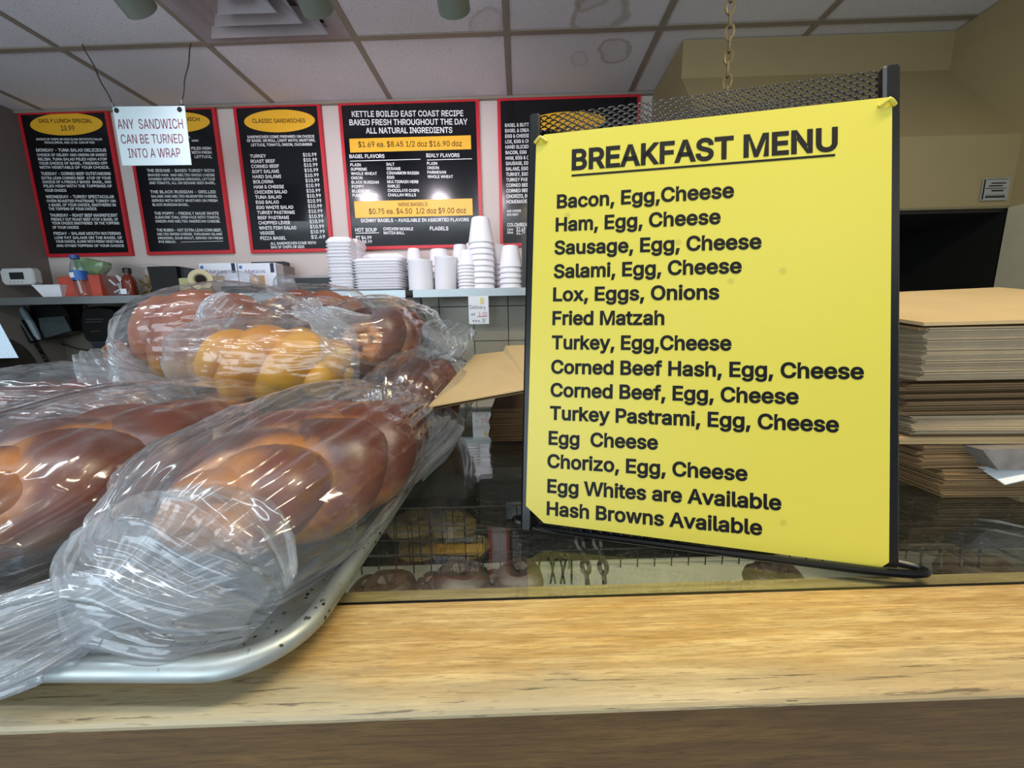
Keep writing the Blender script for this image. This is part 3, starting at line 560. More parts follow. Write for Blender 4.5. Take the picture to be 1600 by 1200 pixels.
case = thing('glass_display_case', 'glass topped display case behind the oak counter rail with a black interior', 'display case', (0, .6, H-.3))
cbox(MB(), -1.2, 1.3, .0872, .78, H-.006, H).build('glass_top', M_CASEGLASS, case, label='dusty clear glass top')
dark = mat('case_interior_black', '#0b0b0b', .55, var=.3, vs=60)
cbox(MB(), -1.2, 1.3, .108, .12, H-.45, H-.02).build('front_panel', dark, case)
cbox(MB(), -1.2, 1.3, .108, .80, H-.46, H-.45).build('case_floor', dark, case)
cbox(MB(), -1.2, 1.3, .78, .80, H-.45, H-.0).build('rear_frame', mat('case_rail', '#6d6a5e', .4, metal=.5), case)
cbox(MB(), -1.2, 1.3, .395, .78, H-.26, H-.25).build('black_shelf', dark, case)
cbox(MB(), -1.2, 1.3, .12, .397, H-.19, H-.184).build('white_liner', mat('tray_liner', '#cdc9b8', .6, var=.08), case)
area('case_strip_light', (.25, .325, H-.035), (.25, .50, H-.19), 1.6, .02, 1.3, (1.0, .97, .88))
# wires of the front basket
wb = thing('black_wire_basket', 'long black wire basket of round bagels under the front of the glass top', 'basket', (0, .55, H-.18))
def cpt(u, v, z): return CM @ Vector((u, v, z))
for k in range(46):
    u = -.62+k*.0285
    if .10 < u < .16: continue
    wv = [(u, .375, H-.183), (u, .378, H-.07)]
    MB().tube([cpt(*p) for p in wv], .0011, 5).build('vertical_wire', M_WIRE, wb)
for z, v in ((H-.07, .378), (H-.11, .377), (H-.15, .376)):
    MB().tube([cpt(-.65, v, z), cpt(.70, v, z)], .0014, 5).build('horizontal_wire', M_WIRE, wb)

def bagel_mb(c, R=.036, r=.021, seedv=0, sq=.85, n=20, k=10):
    rings = []
    for i in range(n):
        a = 2*PI*i/n; rr = r*(1+.08*math.sin(3*a+seedv)); Rr = R*(1+.05*math.sin(2*a+seedv*2))
        rings.append([(c[0]+(Rr+rr*math.cos(b))*math.cos(a), c[1]+(Rr+rr*math.cos(b))*math.sin(a), c[2]+rr*sq*math.sin(b)) for b in [2*PI*j/k for j in range(k)]])
    rings.append(rings[0]); return MB().loft(rings, cap=False)
zl = H-.184
bspots = [(605, 897, 1.), (720, 880, 1.), (675, 900, .8), (770, 897, .8), (812, 877, .85), (690, 899, .6), (1218, 880, .9), (1538, 869, 1.1), (575, 905, .8), (1190, 884, .6)]
for k, (px, pt, fs) in enumerate(bspots):
    p = atY(px, pt+7, .405); lab = ['dark brown bagel under glass just right of the sheet pan corner', 'tall dark brown bagel under the glass, biggest dome left of the yellow sign', 'dark bagel under the glass behind the biggest dome', 'small dark bagel under the glass between two larger ones',
           'dark brown bagel dome under the glass just left of the sign foot', 'low dark bagel beside the dome left of the sign foot', 'dark round bagel under glass below the lower right of the yellow sign', 'dark bagel in wire basket under glass below the paper bag stack at right',
           'dark bagel under the glass closest to the sheet pan corner', 'dark bagel partly hidden by the lower front bar of the sign'][k]
    o = bagel_mb((p.x, p.y, p.z-.022*fs), .0165*fs, .0175*fs, k, 1.25).build('bagel', M_DBAGEL, label=lab, cat='bagel', group='dark bagels under the glass', smooth=True)
# second basket with yellow bagels deeper in the case
b2 = thing('deep_wire_basket', 'black wire basket of pale yellow bagels deep in the case beside the sheet pan', 'basket', (-.12, .7, H-.25))
xa, xb = -.30, -.085
for k in range(11):
    x = xa+(xb-xa)*k/10
    MB().tube([(x, .64, H-.248), (x, .635, H-.11)], .0011, 5).build('vertical_wire', M_WIRE, b2)
for k in range(5):
    z = H-.243+k*.0325; MB().tube([(xa, .636, z), (xb, .636, z), (xb, .80, z)], .0012, 5).build('horizontal_wire', M_WIRE, b2)
for k, (x, y, z) in enumerate([(-.115, .69, H-.225), (-.205, .69, H-.225), (-.14, .70, H-.185), (-.225, .70, H-.183)]):
    bagel_mb((x, y, z), .028, .021, k).build('bagel', M_YBAGEL, label=['pale yellow bagel in the deep basket, lower right', 'pale yellow bagel in the deep basket, lower left nearest the pan rim', 'pale yellow bagel in the deep basket, upper right', 'pale yellow bagel in the deep basket, upper left nearest the pan rim'][k],
        cat='bagel', group='yellow bagels in the deep basket', smooth=True)
# grey bin with a window-like opening seen through the glass
gb = thing('grey_bin', 'dark grey box with a pale rectangular opening under the glass left of the sign', 'bin', (.0, .85, H-.3))
gq = [(-.075, .10)]
m = MB(); X0, X1, Z0, Z1 = -.085, .12, H-.249, H-.06; Yb = .70
m.box(X0, X1, Yb, Yb+.06, Z0, Z0+.06); m.box(X0, X1, Yb, Yb+.06, Z0+.115, Z1); m.box(X0, -.035, Yb, Yb+.06, Z0+.06, Z0+.115); m.box(.035, X1, Yb, Yb+.06, Z0+.06, Z0+.115)
m.build('body', mat('bin_grey', '#2b2d2e', .5), gb)
MB().box(-.034, .034, Yb+.03, Yb+.04, Z0+.061, Z0+.114).build('pale_panel', mat('bin_panel', '#8793a0', .4), gb)
# twisted chains hanging under the glass
def chain(mb, path, link=.012, r=.0014):
    path = [Vector(p) for p in path]; n = 0
    for a, b in zip(path[:-1], path[1:]):
        L = (b-a).length; k = max(1, int(L/(link*.72))); d = (b-a)/k
        for i in range(k):
            c = a+d*(i+.5); q = d.to_track_quat('Z', 'Y').to_matrix().to_4x4(); q = Matrix.Translation(c) @ q @ Matrix.Rotation(n*PI/2+.4, 4, 'Z'); n += 1
            pts = [(math.cos(t)*link*.27, 0, math.sin(t)*link*.5) for t in [2*PI*j/10 for j in range(11)]]
            mb.tube([tuple(q @ Vector(p)) for p in pts], r, 5, cap=False)
for k, (x0, x1) in enumerate(((903, 918), (930, 945))):
    a = atY(x0, 838, .42); b = atY(x1, 915, .40)
    m = MB(); chain(m, [a, (a+b)/2+Vector((.003, 0, 0)), b], .016, .0028)
    m.build('short_chain', M_WIRE, label=['dark twisted chain under the glass, the left one of a pair', 'dark twisted chain under the glass, right and thicker looking of a pair'][k], cat='chain', group='chains hanging under the glass', smooth=True)
hk = thing('wire_rack_end', 'bent dark wires of a basket end standing under glass between bagel and chains', 'wire rack', atY(880, 905, .44))
for k, (a, b) in enumerate(((845, 838), (857, 868), (868, 860), (874, 882), (886, 876), (893, 893))):
    p = atY(a, 866, .47); q = atY(b, 912, .43); MB().tube([p, q], .0014, 5).build('wire', M_WIRE, hk)
hk = thing('wire_loop_handle', 'bent triangular wire handle under the glass at the lower right beside the sign', 'wire handle', atY(1450, 880, .40))
for pts in (((1470, 868), (1418, 857), (1422, 852), (1600, 850)), ((1455, 842), (1520, 882)), ((1536, 842), (1560, 858), (1590, 872), (1620, 880))):
    MB().tube([atY(x, y, .40) for x, y in pts], .0018, 6).build('wire', M_WIRE, hk, smooth=True)
for k, x in enumerate((1441, 1470, 1502, 1532)):
    MB().tube([atY(x, 835, .415), atY(x-1, 886, .395)], .0018, 6).build('wire', M_WIRE, hk, smooth=True)

# ================================================================== BREAKFAST SIGN
SA, ST, SW, SH = .1924, .1825, .333, .447
s_d = Vector((math.cos(SA), -math.sin(SA), 0)); s_n = Vector((math.sin(SA), math.cos(SA), 0))
s_v = (s_n*math.sin(ST)+Vector((0, 0, math.cos(ST)))).normalized(); s_f = -(s_d.cross(s_v)).normalized()
if s_f.y > 0: s_f = -s_f                      # towards the customer
P0 = Vector((-.0005, .3656, H+.0035))
SM = Matrix((( s_d.x, s_v.x, s_f.x, P0.x), (s_d.y, s_v.y, s_f.y, P0.y), (s_d.z, s_v.z, s_f.z, P0.z), (0, 0, 0, 1)))
SMi = SM.inverted()
def sgn(px, py, off=0):          # point where the view through a measured spot meets the sign face
    d = ray(px, py); t = (P0+s_f*off-Vector((0, 0, 0))).dot(s_f)/d.dot(s_f); return d*t
sg = thing('breakfast_menu_sign', 'yellow breakfast menu sheet in a black wire mesh counter stand on the glass', 'sign', P0+s_d*SW/2)
def post(u0, u1):
    return MB().box(u0, u1, 0, SH, -.006, .004, SM, ch=.002)
post(-.001, .011).build('post', M_BLKMETAL, sg); post(SW-.012, SW+.001).build('post', M_BLKMETAL, sg)
def mesh_layer(off, h_, pitch=.0100, row=.0030):
    m = MB(); nr = int(h_/row); n = int((SW-.02)/pitch)
    for j in range(nr):
        pts = []
        for i in range(n*4+1):
            u = .010+i*pitch/4; a = (i % 4); ww = [0, 1, 2, 1][a]/2.
            ww = ww if j % 2 else 1-ww
            pts.append(SM @ Vector((u, .004+j*row+(ww-.5)*row*.98, off+.0006*(1 if i % 2 else -1))))
        m.tube(pts, .00078, 3, cap=False)
    return m
mesh_layer(-.002, SH-.002).build('front_mesh_panel', M_WIRE, sg, kind='stuff')
mesh_layer(-.020, SH-.006).build('rear_mesh_panel', M_WIRE, sg, kind='stuff')
# yellow sheet with rounded corners
def sheet_uv(px, py): q = SMi @ sgn(px, py, .005); return q.x, q.y
cs = [sheet_uv(*p) for p in ((822, 790), (850, 817), (1376, 886), (1388, 878), (1393, 160), (1386, 153), (851, 211), (838, 222))]
mm = MB(); poly = [SM @ Vector((u, v, .0042)) for u, v in cs]
mm.prism(poly, s_f*.0016).build('menu_sheet', M_SIGN, sg)
# curled lugs at the upper corners
for k, (px, py) in enumerate(((845, 218), (1384, 160))):
    u, v = sheet_uv(px, py)
    pts = [SM @ Vector((u+(-.006+.012*i/8), v-.004*abs(i/8-.5)*2, .0062+.0028*math.sin(PI*i/8))) for i in range(9)]
    MB().tube(pts, .0018, 8).build('curled_corner', M_SIGN, sg, smooth=True)
m = MB(); vdir = s_v
def sline(s, x0, y0, x1, y1, cap, bold=.050):
    A = sgn(x0, y0, .0061); B = sgn(x1, y1, .0061); c = sgn(x0, y0-cap, .0061)-A
    text_on(m, s, A, B, vdir*c.length, bold)
sline('BREAKFAST MENU', 893, 265, 1309, 234, 30, .055)
for t_ in (('Bacon, Egg,Cheese', 870, 325, 1147, 308), ('Ham, Egg, Cheese', 868, 361, 1126, 349), ('Sausage, Egg, Cheese', 866, 397, 1190, 388), ('Salami, Egg, Cheese', 865, 434, 1159, 426),
           ('Lox, Eggs, Onions', 864, 470, 1124, 467), ('Fried Matzah', 863, 507, 1038, 507), ('Turkey, Egg,Cheese', 862, 545, 1143, 547), ('Corned Beef Hash, Egg, Cheese', 861, 583, 1350, 592),
           ('Corned Beef, Egg, Cheese', 860, 619, 1248, 631), ('Turkey Pastrami, Egg, Cheese', 859, 655, 1311, 675), ('Egg  Cheese', 857, 694, 1028, 702), ('Chorizo, Egg, Cheese', 855, 730, 1168, 751),
           ('Egg Whites are Available', 855, 769, 1221, 797), ('Hash Browns Available', 854, 804, 1191, 836)):
    sline(t_[0], *t_[1:], 20 if t_[0][0] != 'x' else 20)
m.build('lettering', M_BLACKINK, sg, kind='stuff')
a, b = sgn(893, 276, .0061), sgn(1305, 244, .0061); cth = vdir*.0022
MB().add([a, b, b+cth, a+cth], [(0, 1, 2, 3)]).build('underline', M_BLACKINK, sg)
# flat wire loop foot
G = lambda px, py, z=H+.004: atZ(px, py, z)
tipL, tipR = G(800, 819), G(1460, 904)
mid = (tipL+tipR)/2; dd = (tipR-tipL).normalized(); nn = Vector((-dd.y, dd.x, 0)); L_ = (tipR-tipL).length
loop = []
for i in range(49):
    t_ = 2*PI*i/48; c_, s_ = math.cos(t_), math.sin(t_)
    ex = abs(c_)**.35*(1 if c_ > 0 else -1); ey = abs(s_)**.9*(1 if s_ > 0 else -1)
    loop.append(mid+dd*(L_/2*ex)+nn*(.012*ey+.010))
MB().tube(loop, .0034, 8, cap=False).build('foot_loop', M_BLKMETAL, sg, smooth=True)

# ================================================================== LOAVES AND THEIR BAGS
def braid(C, ax, L, Wd, Ht, m, label, n=3, cross=2.6, phase=0, bend=0, rough=0, zmin=-.206, cat='bread'):
    C = Vector(C); ax = Vector(ax).normalized(); side = Vector((0, 0, 1)).cross(ax).normalized(); upv = ax.cross(side).normalized()
    N, K = 72, 22; r0 = Wd*.285; cents = []
    for k in range(n):
        cl = []
        for i in range(N+1):
            s = i/N; th = 2*PI*cross*s/2+2*PI*k/n+phase; tp = math.sin(PI*min(max(s, .0), 1))**.42
            x = math.cos(th)*(Wd*.5-r0)*tp*1.05; z = math.sin(2*th)*(Ht*.5-r0*.72)*tp*.75
            cl.append((C+ax*((s-.5)*L*.93)+side*(x+bend*math.sin(PI*s))+upv*z, r0*(.35+.65*tp)))
        cents.append(cl)
    P = [np.array([tuple(c[0]) for c in cl]) for cl in cents]
    V, Fc, seam = [], [], []
    for k in range(n):
        base = len(V); cl = cents[k]
        others = np.vstack([P[j] for j in range(n) if j != k])
        for i in range(N+1):
            p, r = cl[i]; d = (cl[min(i+1, N)][0]-cl[max(i-1, 0)][0]).normalized(); a = (side-d*side.dot(d)).normalized(); b = d.cross(a)
            endk = min(i, N-i); rr = r*(math.sqrt(max(0, 1-((4-endk)/4.)**2)) if endk < 4 else 1)
            for j in range(K):
                t_ = 2*PI*j/K; q = p+(a*math.cos(t_)+b*math.sin(t_)*(Ht/Wd*1.12))*rr
                q = q+Vector(q-p)*(.05*noise.noise(q*22))
                if q.z < zmin: q.z = zmin+(q.z-zmin)*.1
                V.append(q); dm = np.sqrt(((others-np.array(tuple(q)))**2).sum(1)).min()/r0
                sm = max(0, min(1, (.98-dm)/.30))
                low = max(0, min(1, (C.z-Ht*.02-q.z)/(Ht*.28)))
                seam.append(max(sm*.7, low*.85))
        for i in range(N):
            for j in range(K):
                a_, b_ = base+i*K+j, base+i*K+(j+1) % K; Fc.append((a_, b_, b_+K, a_+K))
        Fc.append(tuple(base+j for j in range(K-1, -1, -1))); Fc.append(tuple(base+N*K+j for j in range(K)))
    mb = MB(); mb.add(V, Fc); o = mb.build('challah_loaf', m, label=label, cat=cat, smooth=True, sharp=0)
    at = o.data.attributes.new('seam', 'FLOAT', 'POINT'); at.data.foreach_set('value', seam)
    return o
def ridge(p): return 1-2*abs(noise.noise(p))
def smooth_path(st, n):
    """Catmull-Rom through stations (point, rx, rz, fold)"""
    A = np.array([[*p, a, b, c] for p, a, b, c in st], float); out = []
    for i in range(len(A)-1):
        p0, p1, p2, p3 = A[max(i-1, 0)], A[i], A[i+1], A[min(i+2, len(A)-1)]
        for k in range(n):
            t = k/n; q = .5*((2*p1)+(-p0+p2)*t+(2*p0-5*p1+4*p2-p3)*t*t+(-p0+3*p1-3*p2+p3)*t**3)
            q[3] = max(q[3], .003); q[4] = max(q[4], .002); out.append(q)
    out.append(A[-1]); return out
def bag(st, label, m=None, nphi=150, ns=22, amp=.008, seed=0, zmin=-.2085, folds=9, name='plastic_bread_bag', crumple=1., zfun=None):
    st = smooth_path(st, ns); N = len(st); V, Fc, fold, strand = [], [], [], []
    pts = [Vector(q[:3]) for q in st]; L0 = 0; prev = None
    for i, q in enumerate(st):
        p = pts[i]; d = (pts[min(i+1, N-1)]-pts[max(i-1, 0)]).normalized()
        sd = Vector((0, 0, 1)).cross(d)
        if sd.length < .15: sd = prev
        sd = sd.normalized(); prev = sd; uv = d.cross(sd).normalized()
        if i: L0 += (pts[i]-pts[i-1]).length
        g = min(max(q[5], 0), 1)
        for j in range(nphi):
            t_ = 2*PI*j/nphi; c_, s_ = math.cos(t_), math.sin(t_)
            # pleats that run into the gathered neck
            wz = .5*noise.noise(Vector((c_*1.3, s_*1.3, L0*9+seed)))
            w1 = ridge(Vector((c_*folds*.35+seed+wz, s_*folds*.35+wz, L0*2.5+seed)))*.6+ridge(Vector((c_*folds*.8+wz, s_*folds*.8+seed, L0*4)))*.4
            base = p+sd*(c_*q[3])+uv*(s_*q[4])
            w2 = ridge(base*11+Vector((seed, 0, 0)))*.8+ridge(base*24+Vector((0, seed, 0)))*.3+noise.noise(base*7)*.6
            k_ = amp*(w1*(.75+.6*g)+w2*(.42-.1*g)*crumple)
            lim = min(q[3], q[4]) if g < .5 else max(q[3], q[4])
            k_ = max(-.45*lim, min(k_, .8*max(lim, .006)))
            x = base+(sd*c_+uv*s_).normalized()*k_
            zm = zmin if zfun is None else zfun(x)
            if x.z < zm: x.z = zm+.0015*(.5+.5*w2)
            V.append(x); fold.append(g); strand += [c_*.08+seed*.1, s_*.08, L0]
    for i in range(N-1):
        for j in range(nphi):
            a_, b_ = i*nphi+j, i*nphi+(j+1) % nphi; Fc.append((a_, b_, b_+nphi, a_+nphi))
    mb = MB(); mb.add(V, Fc); o = mb.build(name, m or M_FILM, label=label, cat='plastic bag', smooth=True, sharp=0)
    at = o.data.attributes.new('fold', 'FLOAT', 'POINT'); at.data.foreach_set('value', fold)
    at = o.data.attributes.new('strand', 'FLOAT_VECTOR', 'POINT'); at.data.foreach_set('vector', strand)
    return o
def bag_stations(C, ax, L, Wd, Ht, neck, tail, tw=(.06, .02), ex=.03, back=.03, slack=1.0):
    """closed end behind the loaf, body, neck, flared tail"""
    C = Vector(C); ax = Vector(ax).normalized(); neck = Vector(neck); tail = Vector(tail)
    a, b = Wd*.56*slack+.006, Ht*.56*slack+.006
    e = C+ax*(L*.5)
    st = [(C-ax*(L*.5+back), a*.75, .006, .35), (C-ax*(L*.5+back*.3), a*.9, b*.5, .1), (C-ax*(L*.36), a, b*.92, .0), (C, a*1.03, b*1.03, 0), (C+ax*(L*.32), a*1.0, b*1.0, .0),
          (e+(neck-e)*.12, a*.88, b*.8, .15), (e+(neck-e)*.6, a*.48, b*.42, .5), (neck, .010, .009, 1.), (neck+(tail-neck)*.25, tw[0]*.45, tw[1]*.6, .85), (neck+(tail-neck)*.65, tw[0]*.85, tw[1]*.9, .55), (tail, tw[0], tw[1]*.7, .4)]
    return st

ORD = 'lowest second third fourth fifth sixth seventh eighth ninth tenth eleventh twelfth thirteenth fourteenth fifteenth sixteenth'.split()
def nth(i, label): return (ORD[i]+(' ' if i == 0 else ' from the bottom, ')+label)
# ---- sheet pans
def sheet_pan(x0, x1, y0, y1, z0, label):
    def ring(ins, z, r):
        pts = []
        for (cx, cy, a0) in ((x1-r, y0+r, -PI/2), (x1-r, y1-r, 0), (x0+r, y1-r, PI/2), (x0+r, y0+r, PI)):
            for k in range(9):
                a = a0+PI/2*k/8; pts.append((cx+(r-ins)*math.cos(a), cy+(r-ins)*math.sin(a), z))
        return pts
    t = thing('sheet_pan', label, 'tray', ((x0+x1)/2, (y0+y1)/2, z0))
    R = .052
    prof = [(.030, z0+.0015), (.024, z0), (.019, z0+.003), (.008, z0+.0235), (.0045, z0+.0245)]
    rim = []
    for k in range(11):
        a = math.radians(200-k*26); rim.append((.0052-.0052*math.cos(a)*-1-.0052+.0052, z0+.0215+.0052*math.sin(a)))
    m = MB(); m.loft([ring(i, z, R) for i, z in [(.030, z0+.0012), (.026, z0+.0012), (.020, z0+.004), (.0085, z0+.022)]], cap=False)
    m.loft([ring(i, z, R) for i, z in [(.0092, z0+.022), (.021, z0+.0030), (.027, z0+.0), (.032, z0)]], cap=False)
    m.build('pan_wall', M_ALU, t, smooth=True, sharp=60)
    fr = ring(.029, z0+.0012, R); MB().add(fr, [tuple(range(len(fr)))]).build('pan_floor', M_ALU, t)
    rr = []
    for k in range(13):
        a = 2*PI*k/12; rr.append(ring(.0075+.0078*math.cos(a), z0+.0205+.0068*math.sin(a), R))
    MB().loft(rr, cap=False).build('rolled_rim', M_ALU, t, smooth=True, sharp=0)
    return t
sheet_pan(-.605, -.137, .180, .845, H+.0005, 'worn aluminium sheet pan with dark-specked rounded rim, loaded with bagged challah on the counter')
sheet_pan(-1.12, -.625, .23, .845, H+.0005, 'second sheet pan at the far left, almost hidden beneath the leftmost bagged loaf')

ZT = H+.003
LO = [  # centre, axis, L, W, Ht, material, label, phase
 ('front_right', (-.230, .420, -.151), (.10, 1, 0), .34, .205, .127, M_BROWN, 'large braided challah loaf with golden side lobes at the front right', .4),
 ('front_left', (-.480, .42, -.150), (-.04, 1, .0), .38, .205, .128, M_BROWN, 'large dark brown challah loaf at the front left of the sheet pan', 1.2),
 ('yellow', (-.432, .655, -.065), (1, .02, -.06), .255, .150, .135, M_GOLD, 'bright yellow under-baked challah loaf lying crosswise in the middle of the pile', .2),
 ('upper_left', (-.655, .785, -.022), (1, .12, .0), .235, .20, .195, M_AMBER, 'tall round amber braided challah at the upper left of the pile', 2.1),
 ('upper_back', (-.505, .93, .018), (1, .0, -.02), .25, .15, .14, M_AMBER, 'amber challah loaf at the very back of the pile behind the yellow loaf', .9),
 ('middle_back', (-.435, .80, -.012), (1, -.25, -.1), .19, .13, .12, M_BROWN, 'small dark brown challah between the yellow loaf and the loaf to its right', 1.7),
 ('right', (-.285, .80, -.035), (.12, 1, .0), .22, .172, .150, M_BROWN, 'glossy brown braided challah at the upper right of the pile', .1),
 ('low_right', (-.190, .715, -.140), (.15, 1, .1), .20, .132, .140, M_BROWN, 'brown challah at the right end of the pile beside the tilted kraft bag', 2.6),
 ('far_left', (-.800, .62, -.145), (1, .1, 0), .28, .16, .130, M_BROWN, 'brown challah loaf at the far left edge of the pile', .7),
 ('under_yellow', (-.44, .67, -.172), (1, 0, 0), .28, .15, .085, M_BROWN, 'flat brown challah loaf lying underneath the yellow loaf', 1.),
 ('under_left', (-.66, .80, -.160), (1, 0, 0), .30, .17, .10, M_AMBER, 'brown challah loaf hidden under the tall round loaf at upper left', 0),
 ('under_right', (-.33, .84, -.160), (.1, 1, 0), .24, .16, .11, M_BROWN, 'brown challah loaf supporting the glossy loaf at the upper right', 0.),
]
for nm, C, ax, L, Wd, Ht, m_, lab, ph in LO:
    braid(C, ax, L, Wd, Ht, m_, lab, phase=ph, zmin=ZT, n=3, cross=2.4 if L < .3 else 3.0)
def overrail(x):      # film rests on pan rim / counter instead of passing through them
    if x.y < .186: return H+.0285 if x.y > .176 else (H+.001 if x.y > .172 else -1)
    if x.x > -.142: return H+.028 if x.x < -.128 else H+.001
    return ZT+.001
sts = bag_stations((-.238, .44, -.142), (.10, 1, 0), .34, .20, .145, (-.262, .214, -.172), (-.36, .172, -.196))
C0 = Vector((-.238, .44, -.142))
st2 = [((-.235, .64, -.165), .08, .006, .5), ((-.234, .615, -.162), .09, .045, .1), ((-.232, .54, -.154), .100, .066, 0), ((-.234, .43, -.149), .108, .074, 0), ((-.240, .33, -.151), .108, .070, .05), ((-.246, .270, -.156), .098, .060, .2),
       ((-.255, .240, -.163), .072, .040, .5), ((-.264, .212, -.172), .014, .012, 1), ((-.285, .200, -.178), .024, .012, .9), ((-.325, .185, -.186), .034, .012, .7), ((-.40, .168, -.200), .050, .012, .55), ((-.50, .15, -.215), .06, .010, .5)]
b_front = bag(st2, 'clear plastic bag knotted at the front, its tail crossing the pan rim at lower left', amp=.010, seed=3.1, nphi=260, ns=26, zfun=overrail, folds=11)
# crumpled spare film puffed up around the knot, and the ruffle along the right rim: parts of the same bag
def film_part(st, parent, **k):
    o = bag(st, None, **k); o.name = 'loose_film'
    d = ORG[o.name] if o.name in ORG else Vector(o.location); o.parent = parent; o.location = Vector(o.location)-Vector(parent.location)
    if 'label' in o: del o['label']
    if 'category' in o: del o['category']
    return o
film_part([((-.295, .262, -.135), .010, .010, .9), ((-.268, .245, -.158), .040, .032, .55), ((-.232, .238, -.166), .046, .038, .4), ((-.200, .230, -.176), .038, .030, .45), ((-.176, .228, -.190), .016, .012, .6)], b_front, amp=.013, seed=8.2, nphi=180, ns=28, zfun=overrail, folds=8)
film_part([((-.190, .65, -.145), .018, .008, .5), ((-.145, .60, -.160), .038, .018, .6), ((-.138, .53, -.172), .030, .018, .6), ((-.148, .46, -.182), .018, .016, .5), ((-.160, .40, -.190), .008, .010, .5)], b_front, amp=.010, seed=5.2, nphi=150, ns=26, zfun=overrail, folds=7)
st1 = [((-.46, .66, -.135), .10, .006, .5), ((-.47, .63, -.145), .11, .045, .2), ((-.475, .55, -.150), .114, .070, 0), ((-.480, .42, -.148), .116, .076, 0), ((-.475, .31, -.152), .112, .070, .05), ((-.465, .26, -.160), .100, .058, .2),
       ((-.45, .225, -.17), .06, .035, .6), ((-.44, .205, -.18), .014, .012, 1), ((-.46, .185, -.185), .03, .014, .8), ((-.52, .16, -.195), .05, .014, .6)]
bag(st1, 'clear plastic bag round the dark front left loaf, folded streaks running to the lower left', amp=.010, seed=1.4, nphi=240, ns=26, zfun=overrail, folds=10)
bag([((-.30, .665, -.06), .07, .05, .3), ((-.315, .66, -.06), .08, .066, .1), ((-.37, .655, -.063), .084, .076, 0), ((-.46, .655, -.062), .086, .078, 0), ((-.54, .66, -.055), .08, .070, .1), ((-.572, .668, -.03), .055, .05, .4), ((-.575, .69, .005), .02, .02, .9), ((-.56, .70, .035), .035, .02, .7), ((-.54, .71, .055), .045, .012, .5)],
    'clear plastic bag round the bright yellow loaf in the middle', amp=.007, seed=12., nphi=170, folds=8)
bag([((-.47, .82, -.02), .03, .02, .7), ((-.50, .81, -.01), .09, .075, .2), ((-.56, .80, -.014), .112, .102, .0), ((-.66, .785, -.020), .116, .106, 0), ((-.745, .78, -.030), .10, .094, .08), ((-.790, .775, -.05), .06, .055, .5), ((-.800, .76, -.09), .03, .03, .7), ((-.79, .74, -.13), .05, .02, .6)],
    'crinkled clear bag round the tall round loaf at the upper left', amp=.011, seed=21., nphi=200, folds=9, m=M_FILM)
bag([((-.36, .93, .0), .02, .012, .8), ((-.385, .93, .005), .06, .05, .3), ((-.44, .93, .015), .084, .078, 0), ((-.55, .93, .02), .086, .08, 0), ((-.63, .935, .02), .07, .06, .2), ((-.67, .94, .01), .03, .03, .6)],
    'clear bag round the amber loaf at the very back of the pile', amp=.009, seed=31., folds=8, m=M_FILM2)
bag([((-.345, .78, -.03), .015, .012, .8), ((-.36, .785, -.025), .05, .045, .3), ((-.41, .80, -.01), .074, .068, 0), ((-.47, .81, .0), .07, .064, 0), ((-.53, .82, .01), .04, .04, .4), ((-.56, .83, .03), .01, .01, 1)],
    'clear bag round the small dark loaf between the yellow loaf and the upper right loaf', amp=.007, seed=41., folds=7, m=M_FILM2)
bag([((-.27, .93, -.03), .09, .06, .3), ((-.275, .90, -.03), .096, .08, .1), ((-.285, .80, -.03), .098, .086, 0), ((-.295, .70, -.034), .094, .080, .05), ((-.305, .672, -.03), .07, .06, .3), ((-.335, .668, .0), .03, .028, .7), ((-.362, .672, .018), .010, .012, 1), ((-.385, .68, .035), .022, .010, .7)],
    'clear plastic bag round the glossy loaf at the upper right with a peaked top', amp=.010, seed=52., nphi=190, folds=9, m=M_FILM)
bag([((-.205, .60, -.16), .05, .03, .4), ((-.205, .615, -.15), .074, .066, .1), ((-.195, .68, -.14), .080, .078, 0), ((-.182, .76, -.125), .074, .074, .1), ((-.168, .80, -.085), .04, .045, .6), ((-.168, .80, -.066), .012, .012, 1), ((-.160, .79, -.045), .034, .026, .9), ((-.150, .785, -.022), .046, .03, .8), ((-.142, .78, -.006), .050, .018, .7)],
    'clear plastic bag with a frilly bunched top round the loaf at the right end', amp=.016, seed=61., nphi=190, folds=12, m=M_FILM)
bag([((-.62, .63, -.16), .06, .02, .5), ((-.66, .625, -.15), .08, .06, .2), ((-.74, .62, -.14), .09, .075, 0), ((-.84, .61, -.14), .09, .078, 0), ((-.93, .60, -.15), .08, .06, .1)],
    'clear bag round the challah loaf at the far left edge', amp=.010, seed=71., nphi=160, folds=9)
bag([((-.66, .665, -.15), .05, .03, .4), ((-.70, .67, -.11), .07, .02, .5), ((-.745, .675, -.075), .055, .010, .5), ((-.785, .68, -.042), .03, .004, .5)],
    'empty peaked flap of plastic film rising at the left behind the front loaves', amp=.010, seed=81., nphi=120, folds=8, name='plastic_film')

